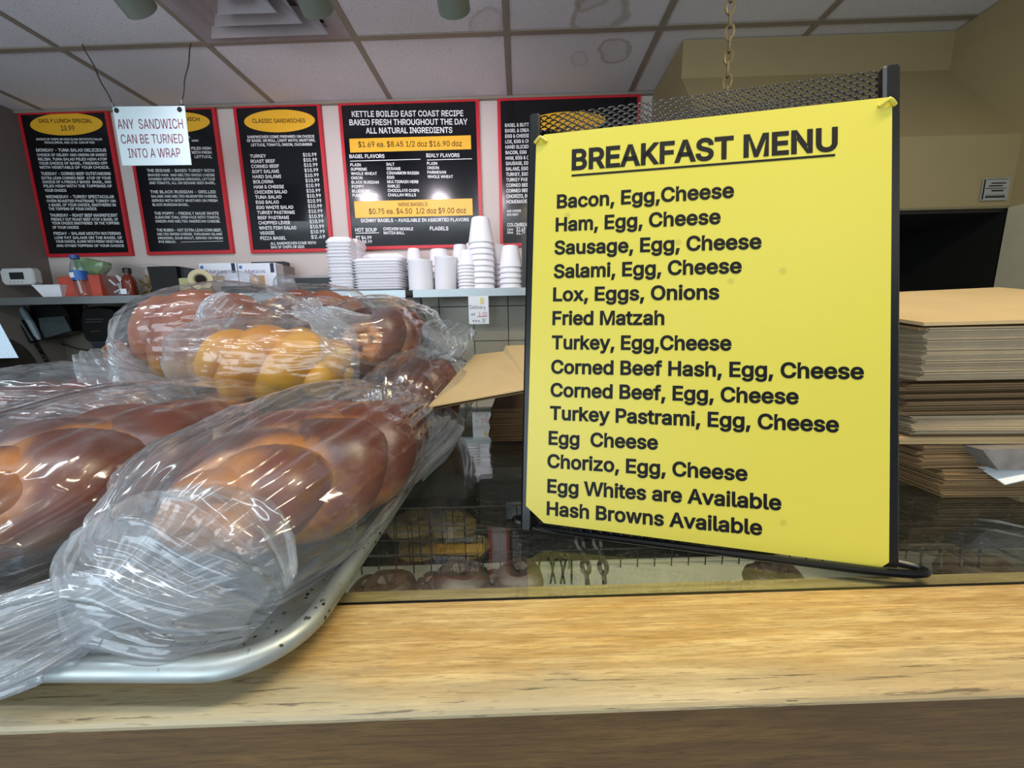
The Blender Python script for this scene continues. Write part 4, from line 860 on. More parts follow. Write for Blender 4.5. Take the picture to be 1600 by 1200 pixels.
# ================================================================== KRAFT BAG STACKS
def kraft(L, W, T, seed, edge=.0, side=True):
    """folded flat paper bag: layered walls, pleated gusset fold at the end"""
    r = random.Random(seed); m = MB(); n = 3; t = T/n
    for k in range(n):
        a = r.uniform(0, .004); b = r.uniform(0, .003); m.cur = 0
        m.box(a, L, b, W-r.uniform(0, .003), k*t, (k+.72)*t)
    return m
protos = {}
def kraft_bag(name, loc, rz, L, W, T, key, mt, label, group, tilt=(0, 0)):
    k = (key, mt.name)
    if k not in protos: protos[k] = kraft(L, W, T, hash(key) % 1000 if not isinstance(key, int) else key).build('kraft_paper_bag', mt, origin=(0, 0, 0)); o = protos[k]
    else: o = protos[k].copy(); COL.objects.link(o)
    o.location = loc; o.rotation_euler = (tilt[0], tilt[1], rz); setp(o, label, 'paper bag', group); return o
X0, Y0 = .521, .438
def bundle(z0, n, dx, dy, rz, T, mt, label, group, key, tilt=(0, 0), jit=.004, L=.42, W=.30):
    for i in range(n):
        kraft_bag('kraft_paper_bag', (X0+dx+random.uniform(-jit, jit), Y0+dy+random.uniform(-jit, jit), z0+i*T), rz+random.uniform(-.006, .006), L, W, T, key*10+i % 3, mt, nth(i, label), group, tilt)
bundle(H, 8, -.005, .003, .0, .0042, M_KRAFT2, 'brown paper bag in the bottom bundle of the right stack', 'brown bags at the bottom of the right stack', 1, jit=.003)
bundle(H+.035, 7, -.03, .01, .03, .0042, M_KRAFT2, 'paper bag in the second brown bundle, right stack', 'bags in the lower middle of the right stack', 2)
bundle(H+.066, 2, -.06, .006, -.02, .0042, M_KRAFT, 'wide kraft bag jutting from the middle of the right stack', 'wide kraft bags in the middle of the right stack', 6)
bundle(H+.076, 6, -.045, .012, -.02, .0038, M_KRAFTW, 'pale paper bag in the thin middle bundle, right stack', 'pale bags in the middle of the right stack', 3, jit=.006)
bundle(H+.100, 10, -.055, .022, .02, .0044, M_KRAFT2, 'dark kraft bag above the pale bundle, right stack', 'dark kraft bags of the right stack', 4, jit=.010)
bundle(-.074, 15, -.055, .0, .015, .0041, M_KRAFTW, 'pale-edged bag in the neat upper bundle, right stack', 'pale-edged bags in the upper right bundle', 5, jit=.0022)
# top bag of the right stack, puffed up at the back
t0 = -.0115
q = [Vector((.463, .440, t0+.001)), Vector((.90, .452, t0+.004)), Vector((.93, .76, .050)), Vector((.455, .74, .036))]
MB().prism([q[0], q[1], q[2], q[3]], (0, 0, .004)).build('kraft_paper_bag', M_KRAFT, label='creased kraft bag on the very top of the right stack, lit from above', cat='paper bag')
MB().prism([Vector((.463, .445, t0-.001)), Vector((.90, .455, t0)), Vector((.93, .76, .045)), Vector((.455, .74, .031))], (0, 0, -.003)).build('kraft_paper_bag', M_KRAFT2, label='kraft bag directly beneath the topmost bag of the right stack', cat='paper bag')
wc = [atY(1570, 758, .425), atY(1500, 712, .47), atY(1640, 690, .47), atY(1640, 742, .425)]
MB().prism(wc, (0, 0, .0012)).build('white_paper_sheet', M_WHITE, label='corner of a white sheet sticking out of the right paper bag stack', cat='paper')
gl_ = [atY(1535, 703, .43), atY(1640, 700, .43), atY(1640, 733, .43), atY(1560, 735, .43)]
MB().prism(gl_, (0, .05, 0)).build('grey_printed_bag', mat('grey_print_bag', '#8b8582', .3, var=.25, vs=70), label='shiny grey printed bag poking out of the lower right stack', cat='paper bag')
# left stack, behind the sign
for i in range(9):
    kraft_bag('kraft_paper_bag', (-.060+random.uniform(-.004, .004), .665+random.uniform(0, .004), H+.0045+i*.0068), random.uniform(-.01, .01), .36, .26, .0066, 70+i % 3, mat('kraft_dark', '#6d5335', .85, var=.15), nth(i, 'dark kraft bag in the low stack behind the sign'), 'kraft bags stacked behind the left sign post')
qa = [atY(668, 636, .56), atY(832, 606, .57), atY(850, 538, .86), atY(790, 540, .90), atY(786, 549, .88), atY(742, 554, .86)]
tb = thing('open_kraft_bag', 'kraft paper bag lying tilted on the low stack, jutting left from behind the yellow sign', 'paper bag', qa[0])
MB().prism(qa, (0, 0, -.0016)).build('top_panel', M_KRAFT, tb)
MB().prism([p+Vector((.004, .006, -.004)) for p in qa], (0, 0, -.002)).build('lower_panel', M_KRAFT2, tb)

# ================================================================== MENU BOARDS
BY = WY-.014
def bp(px, py): return atY(px, py, BY-.0006)
ZV = Vector((0, 0, 1))
class Board:
    def __init__(s, x0, x1, z0, z1, label):
        s.x = (x0, x1, z0, z1); s.t = thing('menu_board', label, 'menu board', ((x0+x1)/2, WY-.01, z0))
        m = MB(); b = .017
        m.box(x0, x0+b, BY-.003, WY, z0, z1).box(x1-b, x1, BY-.003, WY, z0, z1).box(x0+b, x1-b, BY-.003, WY, z0, z0+b).box(x0+b, x1-b, BY-.003, WY, z1-b, z1)
        m.build('red_border', M_RED, s.t)
        MB().box(x0+b, x1-b, BY, WY-.001, z0+b, z1-b).build('panel', M_BLACKP, s.t)
        s.w = MB(); s.k = MB(); s.y = MB()
    def txt(s, st, x0, y, x1, cap, ink='w', bold=.03, y1=None, conv=None):
        c = conv or s.conv
        A = bp(*c(x0, y)); off = Vector((0, -.0008 if ink == 'k' else 0, 0)); A = A+off
        h = (bp(*c(x0, y-cap))-bp(*c(x0, y))).z
        if x1 is None: B = ('nat', Vector((1, 0, 0)))
        else: B = bp(*c(x1, y if y1 is None else y1))+off
        text_on(s.k if ink == 'k' else s.w, st, A, B, ZV*h, bold)
    def band(s, x0, y0, x1, y1):
        a, b = bp(*s.conv(x0, y0)), bp(*s.conv(x1, y1)); s.y.box(a.x, b.x, BY-.0008, BY, b.z, a.z)
    def rule(s, x0, y, x1, th=3):
        a, b = bp(*s.conv(x0, y)), bp(*s.conv(x1, y)); h = .0011*th; s.w.box(a.x, b.x, BY-.0006, BY, (a.z+b.z)/2-h/2, (a.z+b.z)/2+h/2)
    def oval(s, cx, cy, rx, ry):
        c = bp(*s.conv(cx, cy)); a = bp(*s.conv(cx+rx, cy)).x-c.x; b = bp(*s.conv(cx, cy-ry)).z-c.z
        s.y.prism([(c.x+a*math.cos(2*PI*k/48), BY-.0008, c.z+b*math.sin(2*PI*k/48)) for k in range(48)], (0, .0008, 0))
    def done(s):
        if s.w.v: s.w.build('white_lettering', M_WHITEINK, s.t, kind='stuff')
        if s.y.v: s.y.build('yellow_print', M_YBAND, s.t, kind='stuff')
        if s.k.v: s.k.build('black_lettering', M_BLACKINK, s.t, kind='stuff')
c1 = lambda x, y: (x*.2375, 140+y*.2375)
c2 = lambda x, y: (350+x*.3125, 140+y*.3125)
ZB0, ZB1 = .417, 1.163
B1 = Board(-2.665, -2.172, ZB0, ZB1, 'black menu board with red border headed DAILY LUNCH SPECIAL, leftmost on the wall'); B1.conv = c1
B1.oval(436, 228, 240, 74); B1.txt('DAILY LUNCH SPECIAL', 258, 218, 608, 25, 'k', .02); B1.txt('10.99', 405, 270, 493, 34, 'k', .01)
for a in (('CHOICE OF CHIPS OR COLE SLAW OR POTATO SALAD', 238, 333, 672, 13), ('PICKLE SPEAR. AND 12 OZ. CAN OF POP.', 295, 355, 627, 13), ('MONDAY - TUNA SALAD DELICIOUS', 240, 408, 700, 20),
          ('CHOICE OF CELERY AND ONION OR SWEET', 245, 438, 705, 17), ('RELISH. TUNA SALAD PILED HIGH ATOP', 252, 466, 705, 17), ('YOUR CHOICE OF BAGEL. FINISHED OFF', 257, 493, 708, 17), ('WITH VEGETABLE OF YOUR CHOICE.', 262, 520, 722, 17),
          ('TUESDAY - CORNED BEEF OUTSTANDING', 272, 562, 730, 19), ('EXTRA LEAN CORNED BEEF  ATOP OF YOUR', 276, 590, 730, 17), ('CHOICE OF A FRESHLY BAKED  BAGEL, AND', 281, 616, 733, 17), ('PILED HIGH WITH THE TOPPINGS OF', 288, 643, 738, 17), ('YOUR CHOICE', 295, 672, 438, 17),
          ('WEDNESDAY - TURKEY SPECTACULAR', 303, 714, 752, 19), ('OVEN ROASTED PASTRAMI TURKEY ON', 309, 741, 762, 17), ('A BAGEL OF YOUR CHOICE, SMOTHERED IN', 320, 767, 763, 17), ('THE TOPPING OF YOUR CHOICE', 322, 793, 637, 17),
          ('THURSDAY - ROAST BEEF MAGNIFICENT', 332, 836, 775, 19), ('FRESHLY CUT ROAST BEEF ATOP A BAGEL OF', 338, 862, 778, 17), ('YOUR CHOICE SMOTHERED  IN THE TOPPING', 343, 887, 786, 17), ('OF YOUR CHOICE', 347, 915, 520, 17),
          ('FRIDAY - SALAMI MOUTH WATERING', 355, 955, 796, 18), ('LOW FAT SALAMI ON THE BAGEL OF', 361, 982, 806, 16), ('YOUR CHOICE, ALONG WITH FRESH VEGETABLES', 368, 1007, 812, 16), ('AND OTHER TOPPING OF YOUR CHOICE', 372, 1035, 817, 16)): B1.txt(*a)
B1.done()
B2 = Board(-2.086, -1.593, ZB0, ZB1, 'black menu board of named bagel sandwiches, partly covered by the hanging wrap sign'); B2.conv = c1
B2.oval(1165, 216, 216, 68); B2.txt('WICH', 1213, 207, 1315, 24, 'k', .02)
for a in (('D', 1240, 320, 1252, 12), ('CHIPS', 1262, 342, 1306, 12), ('PILED HIGH', 1260, 395, 1390, 18), ('WITH FRESH', 1262, 422, 1393, 17), ('LETTUCE,', 1282, 450, 1396, 17),
          ('THE SESAME - BAKED TURKEY WITH', 968, 542, 1410, 19), ('SHAVED HAM  AND MELTED SWISS CHEESE', 973, 570, 1413, 16), ('COVERED WITH RUSSIAN DRESSING, LETTUCE', 978, 597, 1415, 16), ('AND TOMATO, ALL ON SESAME SEED BAGEL.', 982, 622, 1420, 16),
          ('THE BLACK RUSSIAN - GRILLED', 990, 682, 1420, 19), ('SALAMI AND MELTED MUENSTER CHEESE,', 995, 710, 1430, 16), ('SERVED WITH SPICY MUSTARD ON FRESH', 1000, 738, 1432, 16), ('BLACK RUSSIAN BAGEL.', 1005, 765, 1245, 16),
          ('THE POPPY - FRESHLY MADE WHITE', 1016, 823, 1440, 18), ('ALBACORE TUNA, OPEN FACE WITH TOMATO,', 1020, 848, 1445, 16), ('ONION AND MELTED AMERICAN CHEESE.', 1024, 874, 1450, 16),
          ('THE RUBEN - HOT EXTRA LEAN CORN BEEF,', 1032, 933, 1460, 18), ('MELTED SWISS CHEESE, THOUSAND ISLAND', 1036, 958, 1463, 15), ('DRESSING, SOUR KRAUT, SERVED ON FRESH', 1040, 984, 1466, 15), ('RYE BREAD.', 1045, 1009, 1160, 15)): B2.txt(*a)
B2.rule(1190, 1000, 1468, 2); B2.done()
B3 = Board(-1.494, -1.030, ZB0-.002, ZB1, 'black menu board with red border and yellow oval headed CLASSIC SANDWICHES'); B3.conv = c2
B3.oval(277, 157, 178, 57); B3.txt('CLASSIC SANDWICHES', 143, 167, 407, 20, 'k', .02, y1=165)
for a in (('SANDWICHES COME PREPARED ON CHOICE', 117, 243, 452, 13), ('OF BAGEL OR ROLL, LIGHT MAYO, MUSTARD,', 115, 262, 457, 13), ('LETTUCE, TOMATO, ONION, CUCUMBER', 136, 283, 441, 13)): B3.txt(*a, y1=a[2]-3)
items = [('TURKEY', 211), ('ROAST BEEF', 256), ('CORNED BEEF', 276), ('SOFT SALAMI', 276), ('HARD SALAMI', 286), ('BOLOGNA', 249), ('HAM & CHEESE', 300), ('CHICKEN SALAD', 316), ('TUNA SALAD', 288), ('EGG SALAD', 275), ('EGG WHITE SALAD', 347), ('TURKEY PASTRAMI', 354), ('BEEF PASTRAMI', 326), ('CHOPPED LIVER', 331), ('WHITE FISH SALAD', 362), ('VEGGIE', 253), ('PIZZA BAGEL', 311)]
for i, (s_, xr) in enumerate(items):
    y = 341+i*25.65; B3.txt(s_, 131+3.25*i, y, xr, 16, y1=y-2)
    B3.txt('$10.99' if i < 16 else '$2.49', 395+2.55*i, y-6, 463+2.7*i, 17, bold=.02, y1=y-8)
B3.txt('ALL SANDWICHES COME WITH', 233, 776, 460, 13, y1=772); B3.txt('BAG OF CHIPS OR SIDE', 236, 794, 403, 13, y1=792); B3.done()
B4 = Board(-.934, -.195, ZB0+.003, ZB1-.002, 'wide black menu board headed KETTLE BOILED EAST COAST RECIPE with two yellow price bands'); B4.conv = c2
for a in (('KETTLE BOILED EAST COAST RECIPE', 640, 136, 1197, 28, 132), ('BAKED FRESH THROUGHOUT THE DAY', 628, 178, 1218, 28, 174), ('ALL NATURAL INGREDIENTS', 710, 219, 1142, 28, 216)): B4.txt(*a[:5], y1=a[5])
B4.band(626, 246, 1236, 298); B4.txt('$1.69 ea. $8.45 1/2 doz $16.90 doz', 672, 288, 1190, 27, 'k', .012, y1=283)
B4.txt('BAGEL FLAVORS', 628, 343, 803, 18, y1=341); B4.rule(630, 353, 982); B4.txt('BIALY FLAVORS', 1012, 338, 1178, 18, y1=337); B4.rule(1015, 349, 1240)
for k, (s_, xr) in enumerate((('PLAIN', 684), ('SUPREME', 715), ('WHOLE WHEAT', 765), ('ONION', 693), ('BLACK RUSSIAN', 774), ('POPPY', 700), ('BLUEBERRY', 738), ('PUMPERNICKEL', 775))): B4.txt(s_, 632+k*1.5, 383+k*21.8, xr, 14)
for k, (s_, xr) in enumerate((('SALT', 852), ('SESAME', 883), ('CINAMMON RAISIN', 975), ('EGG', 852), ('MULTIGRAIN HERB', 972), ('GARLIC', 880), ('CHOCOLATE CHIPS', 976), ('CHALLAH ROLLS', 960))): B4.txt(s_, 812+k*1.2, 380+k*21.9, xr, 14)
for k, (s_, xr) in enumerate((('PLAIN', 1066), ('ONION', 1075), ('PARMESAN', 1110), ('WHOLE WHEAT', 1145))): B4.txt(s_, 1015+k*.8, 376+k*22, xr, 14)
B4.band(650, 559, 1244, 628); B4.txt('MINI BAGELS', 873, 583, 1018, 17, 'k', .015, y1=581); B4.txt('$0.75 ea. $4.50  1/2 doz $9.00 doz', 725, 622, 1210, 26, 'k', .012, y1=617)
B4.txt('SKINNY BAGELS - AVAILABLE IN ASSORTED FLAVORS', 684, 663, 1225, 16, y1=658)
B4.txt('HOT SOUP', 657, 710, 765, 18); B4.rule(658, 717, 775); B4.txt('CHICKEN NOODLE', 797, 703, 946, 14); B4.txt('MATZA BALL', 799, 723, 903, 14); B4.txt('FLAGELS', 1030, 703, 1122, 18)
B4.txt('PT $4.99', 660, 748, 738, 16); B4.txt('QT $8.99', 662, 768, 740, 15); B4.done()
B5 = Board(-.100, .640, ZB0+.003, ZB1-.004, 'black menu board headed by small white lines, mostly hidden behind the yellow sign'); B5.conv = c2
for k, s_ in enumerate(('BAGEL & BUTTER', 'BAGEL & CREAM CHEESE', 'EGG & CHEESE', 'LOX, EGG & CHEESE', 'HAND SLICED', 'BACON, EGG', 'HAM, EGG & CHEESE', 'SAUSAGE, EGG', 'SALAMI, EGG', 'TURKEY, EGG', 'TURKEY PASTRAMI', 'CORNED BEEF', 'CORNED BEEF', 'CHORIZO, EGG', 'HOMEMADE')):
    B5.txt(s_, 1405+k*.6, 187+k*27.3, None, 17)
B5.txt('ADD CHEESE', 1414, 613, None, 11); B5.txt('ADD MEAT', 1414, 631, None, 11); B5.txt('COLOMBIAN', 1416, 685, None, 17)
B5.txt('16oz', 1416, 704, 1446, 11); B5.txt('$2.49', 1462, 708, 1507, 20, bold=.02); B5.txt('20oz', 1416, 720, 1446, 11); B5.txt('$2.79', 1462, 724, 1505, 18, bold=.02)
B5.oval(1720, 160, 190, 50); B5.done()

# ---- hanging wrap sign
WSY = 1.69
hs = thing('hanging_wrap_sign', 'pale hanging plastic sign with red letters ANY SANDWICH CAN BE TURNED INTO A WRAP', 'sign', atY(240, 258, WSY))
c = [atY(*c1(738, 112), WSY), atY(*c1(1213, 107), WSY), atY(*c1(1258, 495), WSY), atY(*c1(805, 500), WSY)]
MB().prism(c, (0, .003, 0)).build('plate', mat('pale_blue_white_plastic', '#d5e6ea', .45, var=.02), hs)
m = MB()
def hl_(s_, x0, y, x1, cap):
    A = atY(*c1(x0, y), WSY-.0008); B = atY(*c1(x1, y-3), WSY-.0008); h = (atY(*c1(x0, y-cap), WSY)-atY(*c1(x0, y), WSY)).z; text_on(m, s_, A, B, ZV*h, .0)
hl_('ANY  SANDWICH', 777, 259, 1207, 64); hl_('CAN BE TURNED', 800, 355, 1208, 60); hl_('INTO A WRAP', 848, 448, 1190, 60)
m.build('lettering', M_REDINK, hs, kind='stuff')
for (x, y) in ((766, 137), (1181, 131)):
    p = atY(*c1(x, y), WSY-.001); MB().tube([p+Vector((0, -.001, 0)), p+Vector((0, .002, 0))], .010, 14).build('eyelet', M_DGREY, hs)
for a, b in (((176, 163), (129, 69)), ((284, 158), (299, 68))):
    p = atY(*a, WSY); q = atY(*b, WSY); q.z = min(q.z, ZC-.002)
    m = MB(); pts = [p.lerp(q, t_/12)+Vector((.003*math.sin(t_), 0, 0)) for t_ in range(13)]; m.tube(pts, .0022, 6)
    m.build('cord', mat('dark_cord', '#2c2622', .7), hs)
    MB().tube([p+Vector((0, 0, -.012)), p+Vector((0, 0, .004))], .006, 8).build('clip', M_STEEL, hs)

# ---- lamp heads on the ceiling, aimed at the boards
def lamp_head(px, label, bottom=19, Y=1.2):
    e = atY(px, bottom, Y); c = Vector((e.x, Y, e.z+.088)); d = Vector((0, .80, -.42)).normalized()
    t = thing('lamp_head', label, 'lamp', (c.x, c.y, c.z+.06), 'lamp heads along the top edge')
    LM = mat('lamp_shade_grey', '#7b8075', .4, metal=.2)
    MB().tube([c-d*.065, c-d*.060, c-d*.0, c+d*.075], [.036, .045, .047, .047], 28).build('shade', LM, t, smooth=True)
    MB().tube([c-d*.0665, c-d*.0650], [.034, .034], 24).build('end_cap', mat('lamp_cap', '#6e7b6c', .4), t, smooth=True)
    MB().tube([c, Vector((c.x, c.y, ZC))], .006, 8).build('stem', LM, t)
    MB().tube([c+d*.070, c+d*.0765], [.036, .036], 24).build('bulb', mat('lamp_bulb_lit', '#fff4ff', .4, emit=9), t)
    MB().box(c.x-.03, c.x+.03, c.y-.03, c.y+.03, ZC-.02, ZC-.002).build('canopy', LM, t)
    l = bpy.data.lights.new('lamp_beam', 'SPOT'); l.energy = 9; l.spot_size = math.radians(125); l.spot_blend = .8; l.shadow_soft_size = .03; l.color = (1.0, .90, 1.0)
    o = bpy.data.objects.new('lamp_beam', l); COL.objects.link(o); o.location = c+d*.09; o.rotation_euler = (-d).to_track_quat('Z', 'Y').to_euler()
lamp_head(190, 'grey cylindrical lamp head at the top edge, leftmost of the three'); lamp_head(481, 'grey cylindrical lamp head at the top edge below the air vent, middle of the three'); lamp_head(705, 'grey cylindrical lamp head at the top edge, right of the air vent')
for i in range(3): pass

# ---- chain from the ceiling
m = MB(); chain(m, [atY(1143, -60, .95), atY(1140, 60, .95), atY(1134, 175, .95)], .030, .0028)
m.build('hanging_chain', mat('rusty_chain', '#7b6a4c', .6, metal=.3, var=.3, vs=60), label='rusty hanging chain dropping from the ceiling behind the yellow sign', cat='chain', smooth=True)

# ================================================================== WALL SHELF AND WHAT STANDS ON IT
SZ, SY = .172, 1.85
xg0, xg1 = atY(633, 455, SY).x, atY(645, 455, SY).x
for k, (a, b, lab) in enumerate(((-2.66, xg0, 'long stainless wall shelf under the menu boards, left section'), (xg1, .62, 'short stainless wall shelf carrying the foam cups, right section'))):
    t = thing('wall_shelf', lab, 'shelf', ((a+b)/2, WY-.02, SZ-.03))
    MB().box(a, b, SY+.003, WY-.017, SZ-.004, SZ).build('shelf_top', M_STEEL, t)
    MB().box(a, b, SY, SY+.004, SZ-.036, SZ+.0005).build('front_lip', M_STEEL, t)
    bx = (xg0-.02, -1.9) if k == 0 else (xg1+.012,)
    for x in bx:
        MB().prism([(x-.016, SY+.01, SZ-.036), (x-.016, SY+.05, SZ-.036), (x-.016, WY-.018, -.20), (x-.016, WY-.018, -.25)], (.032, 0, 0)).build('bracket', M_STEEL, t)
def X(px, Y=1.95, py=450): return atY(px, py, Y).x
def Z(px, py, Y=1.95): return atY(px, py, Y).z
# foam clamshells
def clam(w_, d_, h_, lid):
    m = MB(); r = .02
    def rr(hw, hd, z, r=.018):
        pts = []
        for (cx, cy, a0) in ((hw-r, -hd+r, -PI/2), (hw-r, hd-r, 0), (-hw+r, hd-r, PI/2), (-hw+r, -hd+r, PI)):
            for k in range(4): a = a0+PI/2*k/3; pts.append((cx+r*math.cos(a), cy+r*math.sin(a), z))
        return pts
    a, b = w_/2, d_/2
    m.loft([rr(a*.86, b*.86, 0), rr(a, b, h_*.75), rr(a, b, h_*.95), rr(a*.97, b*.97, h_)]); return m
def stack(px0, px1, py_top, n, Y, label, group, topw=.86, dome=.025, D=.22, tilt=0):
    x0, x1 = X(px0, Y), X(px1, Y); zt = Z((px0+px1)/2, py_top, Y)-dome; st = (zt-SZ-.0015)/n; W_ = x1-x0
    p = clam(W_, D, st*.96, False).build('foam_clamshell', M_FOAM, origin=(0, 0, 0), smooth=True, sharp=40)
    for i in range(n):
        o = p if i == 0 else p.copy()
        if i: COL.objects.link(o)
        o.location = ((x0+x1)/2+random.uniform(-.003, .003)+tilt*i/n, Y+D/2+random.uniform(-.003, .003), SZ+.001+i*st); setp(o, nth(i, label), 'food container', group)
    m = MB()
    rings = []
    for f, z in ((1, 0), (1, .004), (.82, dome*.9), (.76, dome)):
        a, b = W_/2*f, D/2*f; rings.append([(-a+.015, -b, z), (a-.015, -b, z), (a, -b+.015, z), (a, b-.015, z), (a-.015, b, z), (-a+.015, b, z), (-a, b-.015, z), (-a, -b+.015, z)])
    o = m.loft(rings).build('foam_clamshell', M_FOAM, origin=(0, 0, 0)); o.location = ((x0+x1)/2+tilt, Y+D/2, SZ+.001+n*st); setp(o, 'topmost '+label, 'food container', group+' top')
stack(513, 552, 368, 15, 1.86, 'white foam clamshell in the tall left stack', 'tall stack of foam clamshells', D=.17)
stack(551, 562, 371, 13, 1.93, 'white foam clamshell just behind the tall left stack', 'foam clamshells behind the tall left stack', D=.14, dome=.02)
stack(553, 629, 402, 11, 1.86, 'white foam clamshell in the wide low stack', 'wide low stack of foam clamshells', D=.13, dome=.012)
stack(566, 634, 395, 10, 2.0, 'white foam clamshell in the rear low stack', 'rear low stack of foam clamshells', D=.12, dome=.02)
# foam cups, upside down, nested
def cup_stack(pxc, px_w, py_top, py_base, step_px, Y, labs, group, cup_px=None, taper=.78, tilt=0):
    xc = X(pxc, Y); s = (X(pxc+10, Y)-xc)/10; R = px_w/2*s; ztop = Z(pxc, py_top, Y); z0 = SZ+.001
    hc = cup_px*s*1.02; n = max(1, int(round((ztop-hc-z0)/(step_px*s)))+1); st = (ztop-hc-z0)/(n-1) if n > 1 else 0
    if n == 1: hc = ztop-z0
    Rb = R*taper
    prof = [(R-.003, 0), (R+.0015, 0), (R+.002, .0045), (R, .006), (Rb, hc-.003), (Rb-.003, hc), (Rb-.008, hc-.0005), (Rb-.010, hc-.004), (0.001, hc-.004)]
    p = MB().lathe(prof, 28).build('foam_cup', M_FOAM, origin=(0, 0, 0), smooth=True, sharp=50)
    for i in range(n):
        o = p if i == 0 else p.copy()
        if i: COL.objects.link(o)
        o.location = (xc+random.uniform(-.0008, .0008)+tilt*i, Y+R+.003, z0+i*st)
        setp(o, labs[1] if i == n-1 and n > 1 else (nth(i, labs[0]) if n > 1 else labs[0]), 'cup', group if i < n-1 or n == 1 else None)
        if i == n-1 and n > 1 and 'group' in o: del o['group']
cup_stack(752, 40, 335, 451, 9.2, 1.87, ('white foam bowl in the tallest cup stack', 'topmost white foam bowl of the tallest stack'), 'tallest stack of foam bowls', cup_px=38, taper=.70)
cup_stack(729, 29, 388, 451, 5.0, 1.86, ('small foam cup left of the tallest stack', 'topmost small foam cup left of the tallest stack'), 'small foam cups left of the tallest stack', cup_px=24, taper=.62)
cup_stack(798, 36, 381, 451, 8.5, 1.87, ('foam bowl in the stack beside the sign post', 'topmost foam bowl of the stack next to the sign post'), 'foam bowls next to the sign post', cup_px=33, taper=.72)
cup_stack(779, 30, 380, 450, 8.5, 2.02, ('foam cup in the half-hidden rear stack', 'topmost foam cup of the half-hidden rear stack'), 'half-hidden rear cup stack', cup_px=30, taper=.72)
cup_stack(719, 26, 380, 450, 7, 2.03, ('white foam cup behind the small cup stack', 'topmost foam cup behind the small cup stack'), 'rear cups behind the small stack', cup_px=26, taper=.75)
cup_stack(737, 18, 378, 450, 7, 2.07, ('white foam cup showing between the rear stacks', 'topmost foam cup showing between the rear stacks'), 'cups between the rear stacks', cup_px=26, taper=.8)
def tub(pxl, pxr, py_top, Y, label, wide_top=False, tilt=0):
    xl, xr = X(pxl, Y), X(pxr, Y); R = (xr-xl)/2; zt = Z((pxl+pxr)/2, py_top, Y); h = zt-SZ-.001; n = 4
    a, b = (R, R*.97) if not wide_top else (R*.93, R)
    m = MB().lathe([(a-.004, 0), (a, .0), (a, .01), (b, h-.012), (b+.001, h-.010), (b+.001, h-.001), (b-.001, h), (b-.006, h), (b-.008, h-.02), (.001, h-.02)], 32)
    o = m.build('foam_tub', M_FOAM, origin=(0, 0, 0), smooth=True, sharp=50); o.location = ((xl+xr)/2, Y+R, SZ+.001); o.rotation_euler = (0, tilt, 0); setp(o, label, 'cup'); return o
tub(634, 673, 404, 1.86, 'broad smooth white foam tub just right of the clamshells')
tub(675, 711, 399, 1.86, 'broad white foam tub with a slanting top, second right of the clamshells', True, .05)
cup_stack(646, 26, 386, 450, 9, 2.02, ('white foam cup behind the first broad tub', 'topmost white foam cup behind the first broad tub'), 'cups behind the first tub', cup_px=24, taper=.7)
cup_stack(685, 32, 387, 450, 9, 2.02, ('white foam cup behind the second broad tub', 'topmost white foam cup behind the second broad tub'), 'cups behind the second tub', cup_px=26, taper=.85)
# dark bottle-brush / rod beside the sign post
MB().box(X(816, 1.9), X(824, 1.9), 1.9, 1.92, SZ, Z(820, 366, 1.9)).build('dark_canister', M_DGREY, label='thin dark canister standing at the shelf end beside the sign post', cat='canister')

def sbox(name, m_, px0, px1, py0, Y, D, label, cat, ch=.004, parent=None, zb=None):
    z0 = SZ+.001 if zb is None else zb
    return box(name, m_, X(px0, Y), X(px1, Y), Y, Y+D, z0, Z((px0+px1)/2, py0, Y), ch=ch, label=label, cat=cat, parent=parent)
# black lidded container
def taper_box(name, m_, px0, px1, py0, Y, D, label, cat, f=.85):
    a, b = X(px0, Y), X(px1, Y); z1 = Z((px0+px1)/2, py0, Y); z0 = SZ+.001; cx, cy = (a+b)/2, Y+D/2; hw, hd = (b-a)/2, D/2
    return MB().loft([[(cx+s*hw*k, cy+t*hd*k, z) for s, t in ((-1, -1), (1, -1), (1, 1), (-1, 1))] for k, z in ((f, z0), (1, z1-.006), (1.04, z1-.005), (1.04, z1), (.96, z1), (f*.95, z0+.004))], cap=True).build(name, m_, label=label, cat=cat)
tb_ = thing('black_food_container', 'black plastic food container with clear lid left of the clamshell stack', 'food container', (X(489, 1.88), 1.94, SZ))
a, b = X(461, 1.88), X(517, 1.88); z1 = Z(489, 434, 1.88)
MB().loft([[(q[0], q[1], z) for q in ((a+i, 1.88+i), (b-i, 1.88+i), (b-i, 2.05-i), (a+i, 2.05-i))] for i, z in ((.012, SZ+.001), (.0, z1))]).build('tray', M_BLACK, tb_)
MB().loft([[(q[0], q[1], z) for q in ((a+i, 1.88+i), (b-i, 1.88+i), (b-i, 2.05-i), (a+i, 2.05-i))] for i, z in ((-.003, z1), (-.003, z1+.004), (.03, z1+.014))]).build('lid', M_CLEAR, tb_)
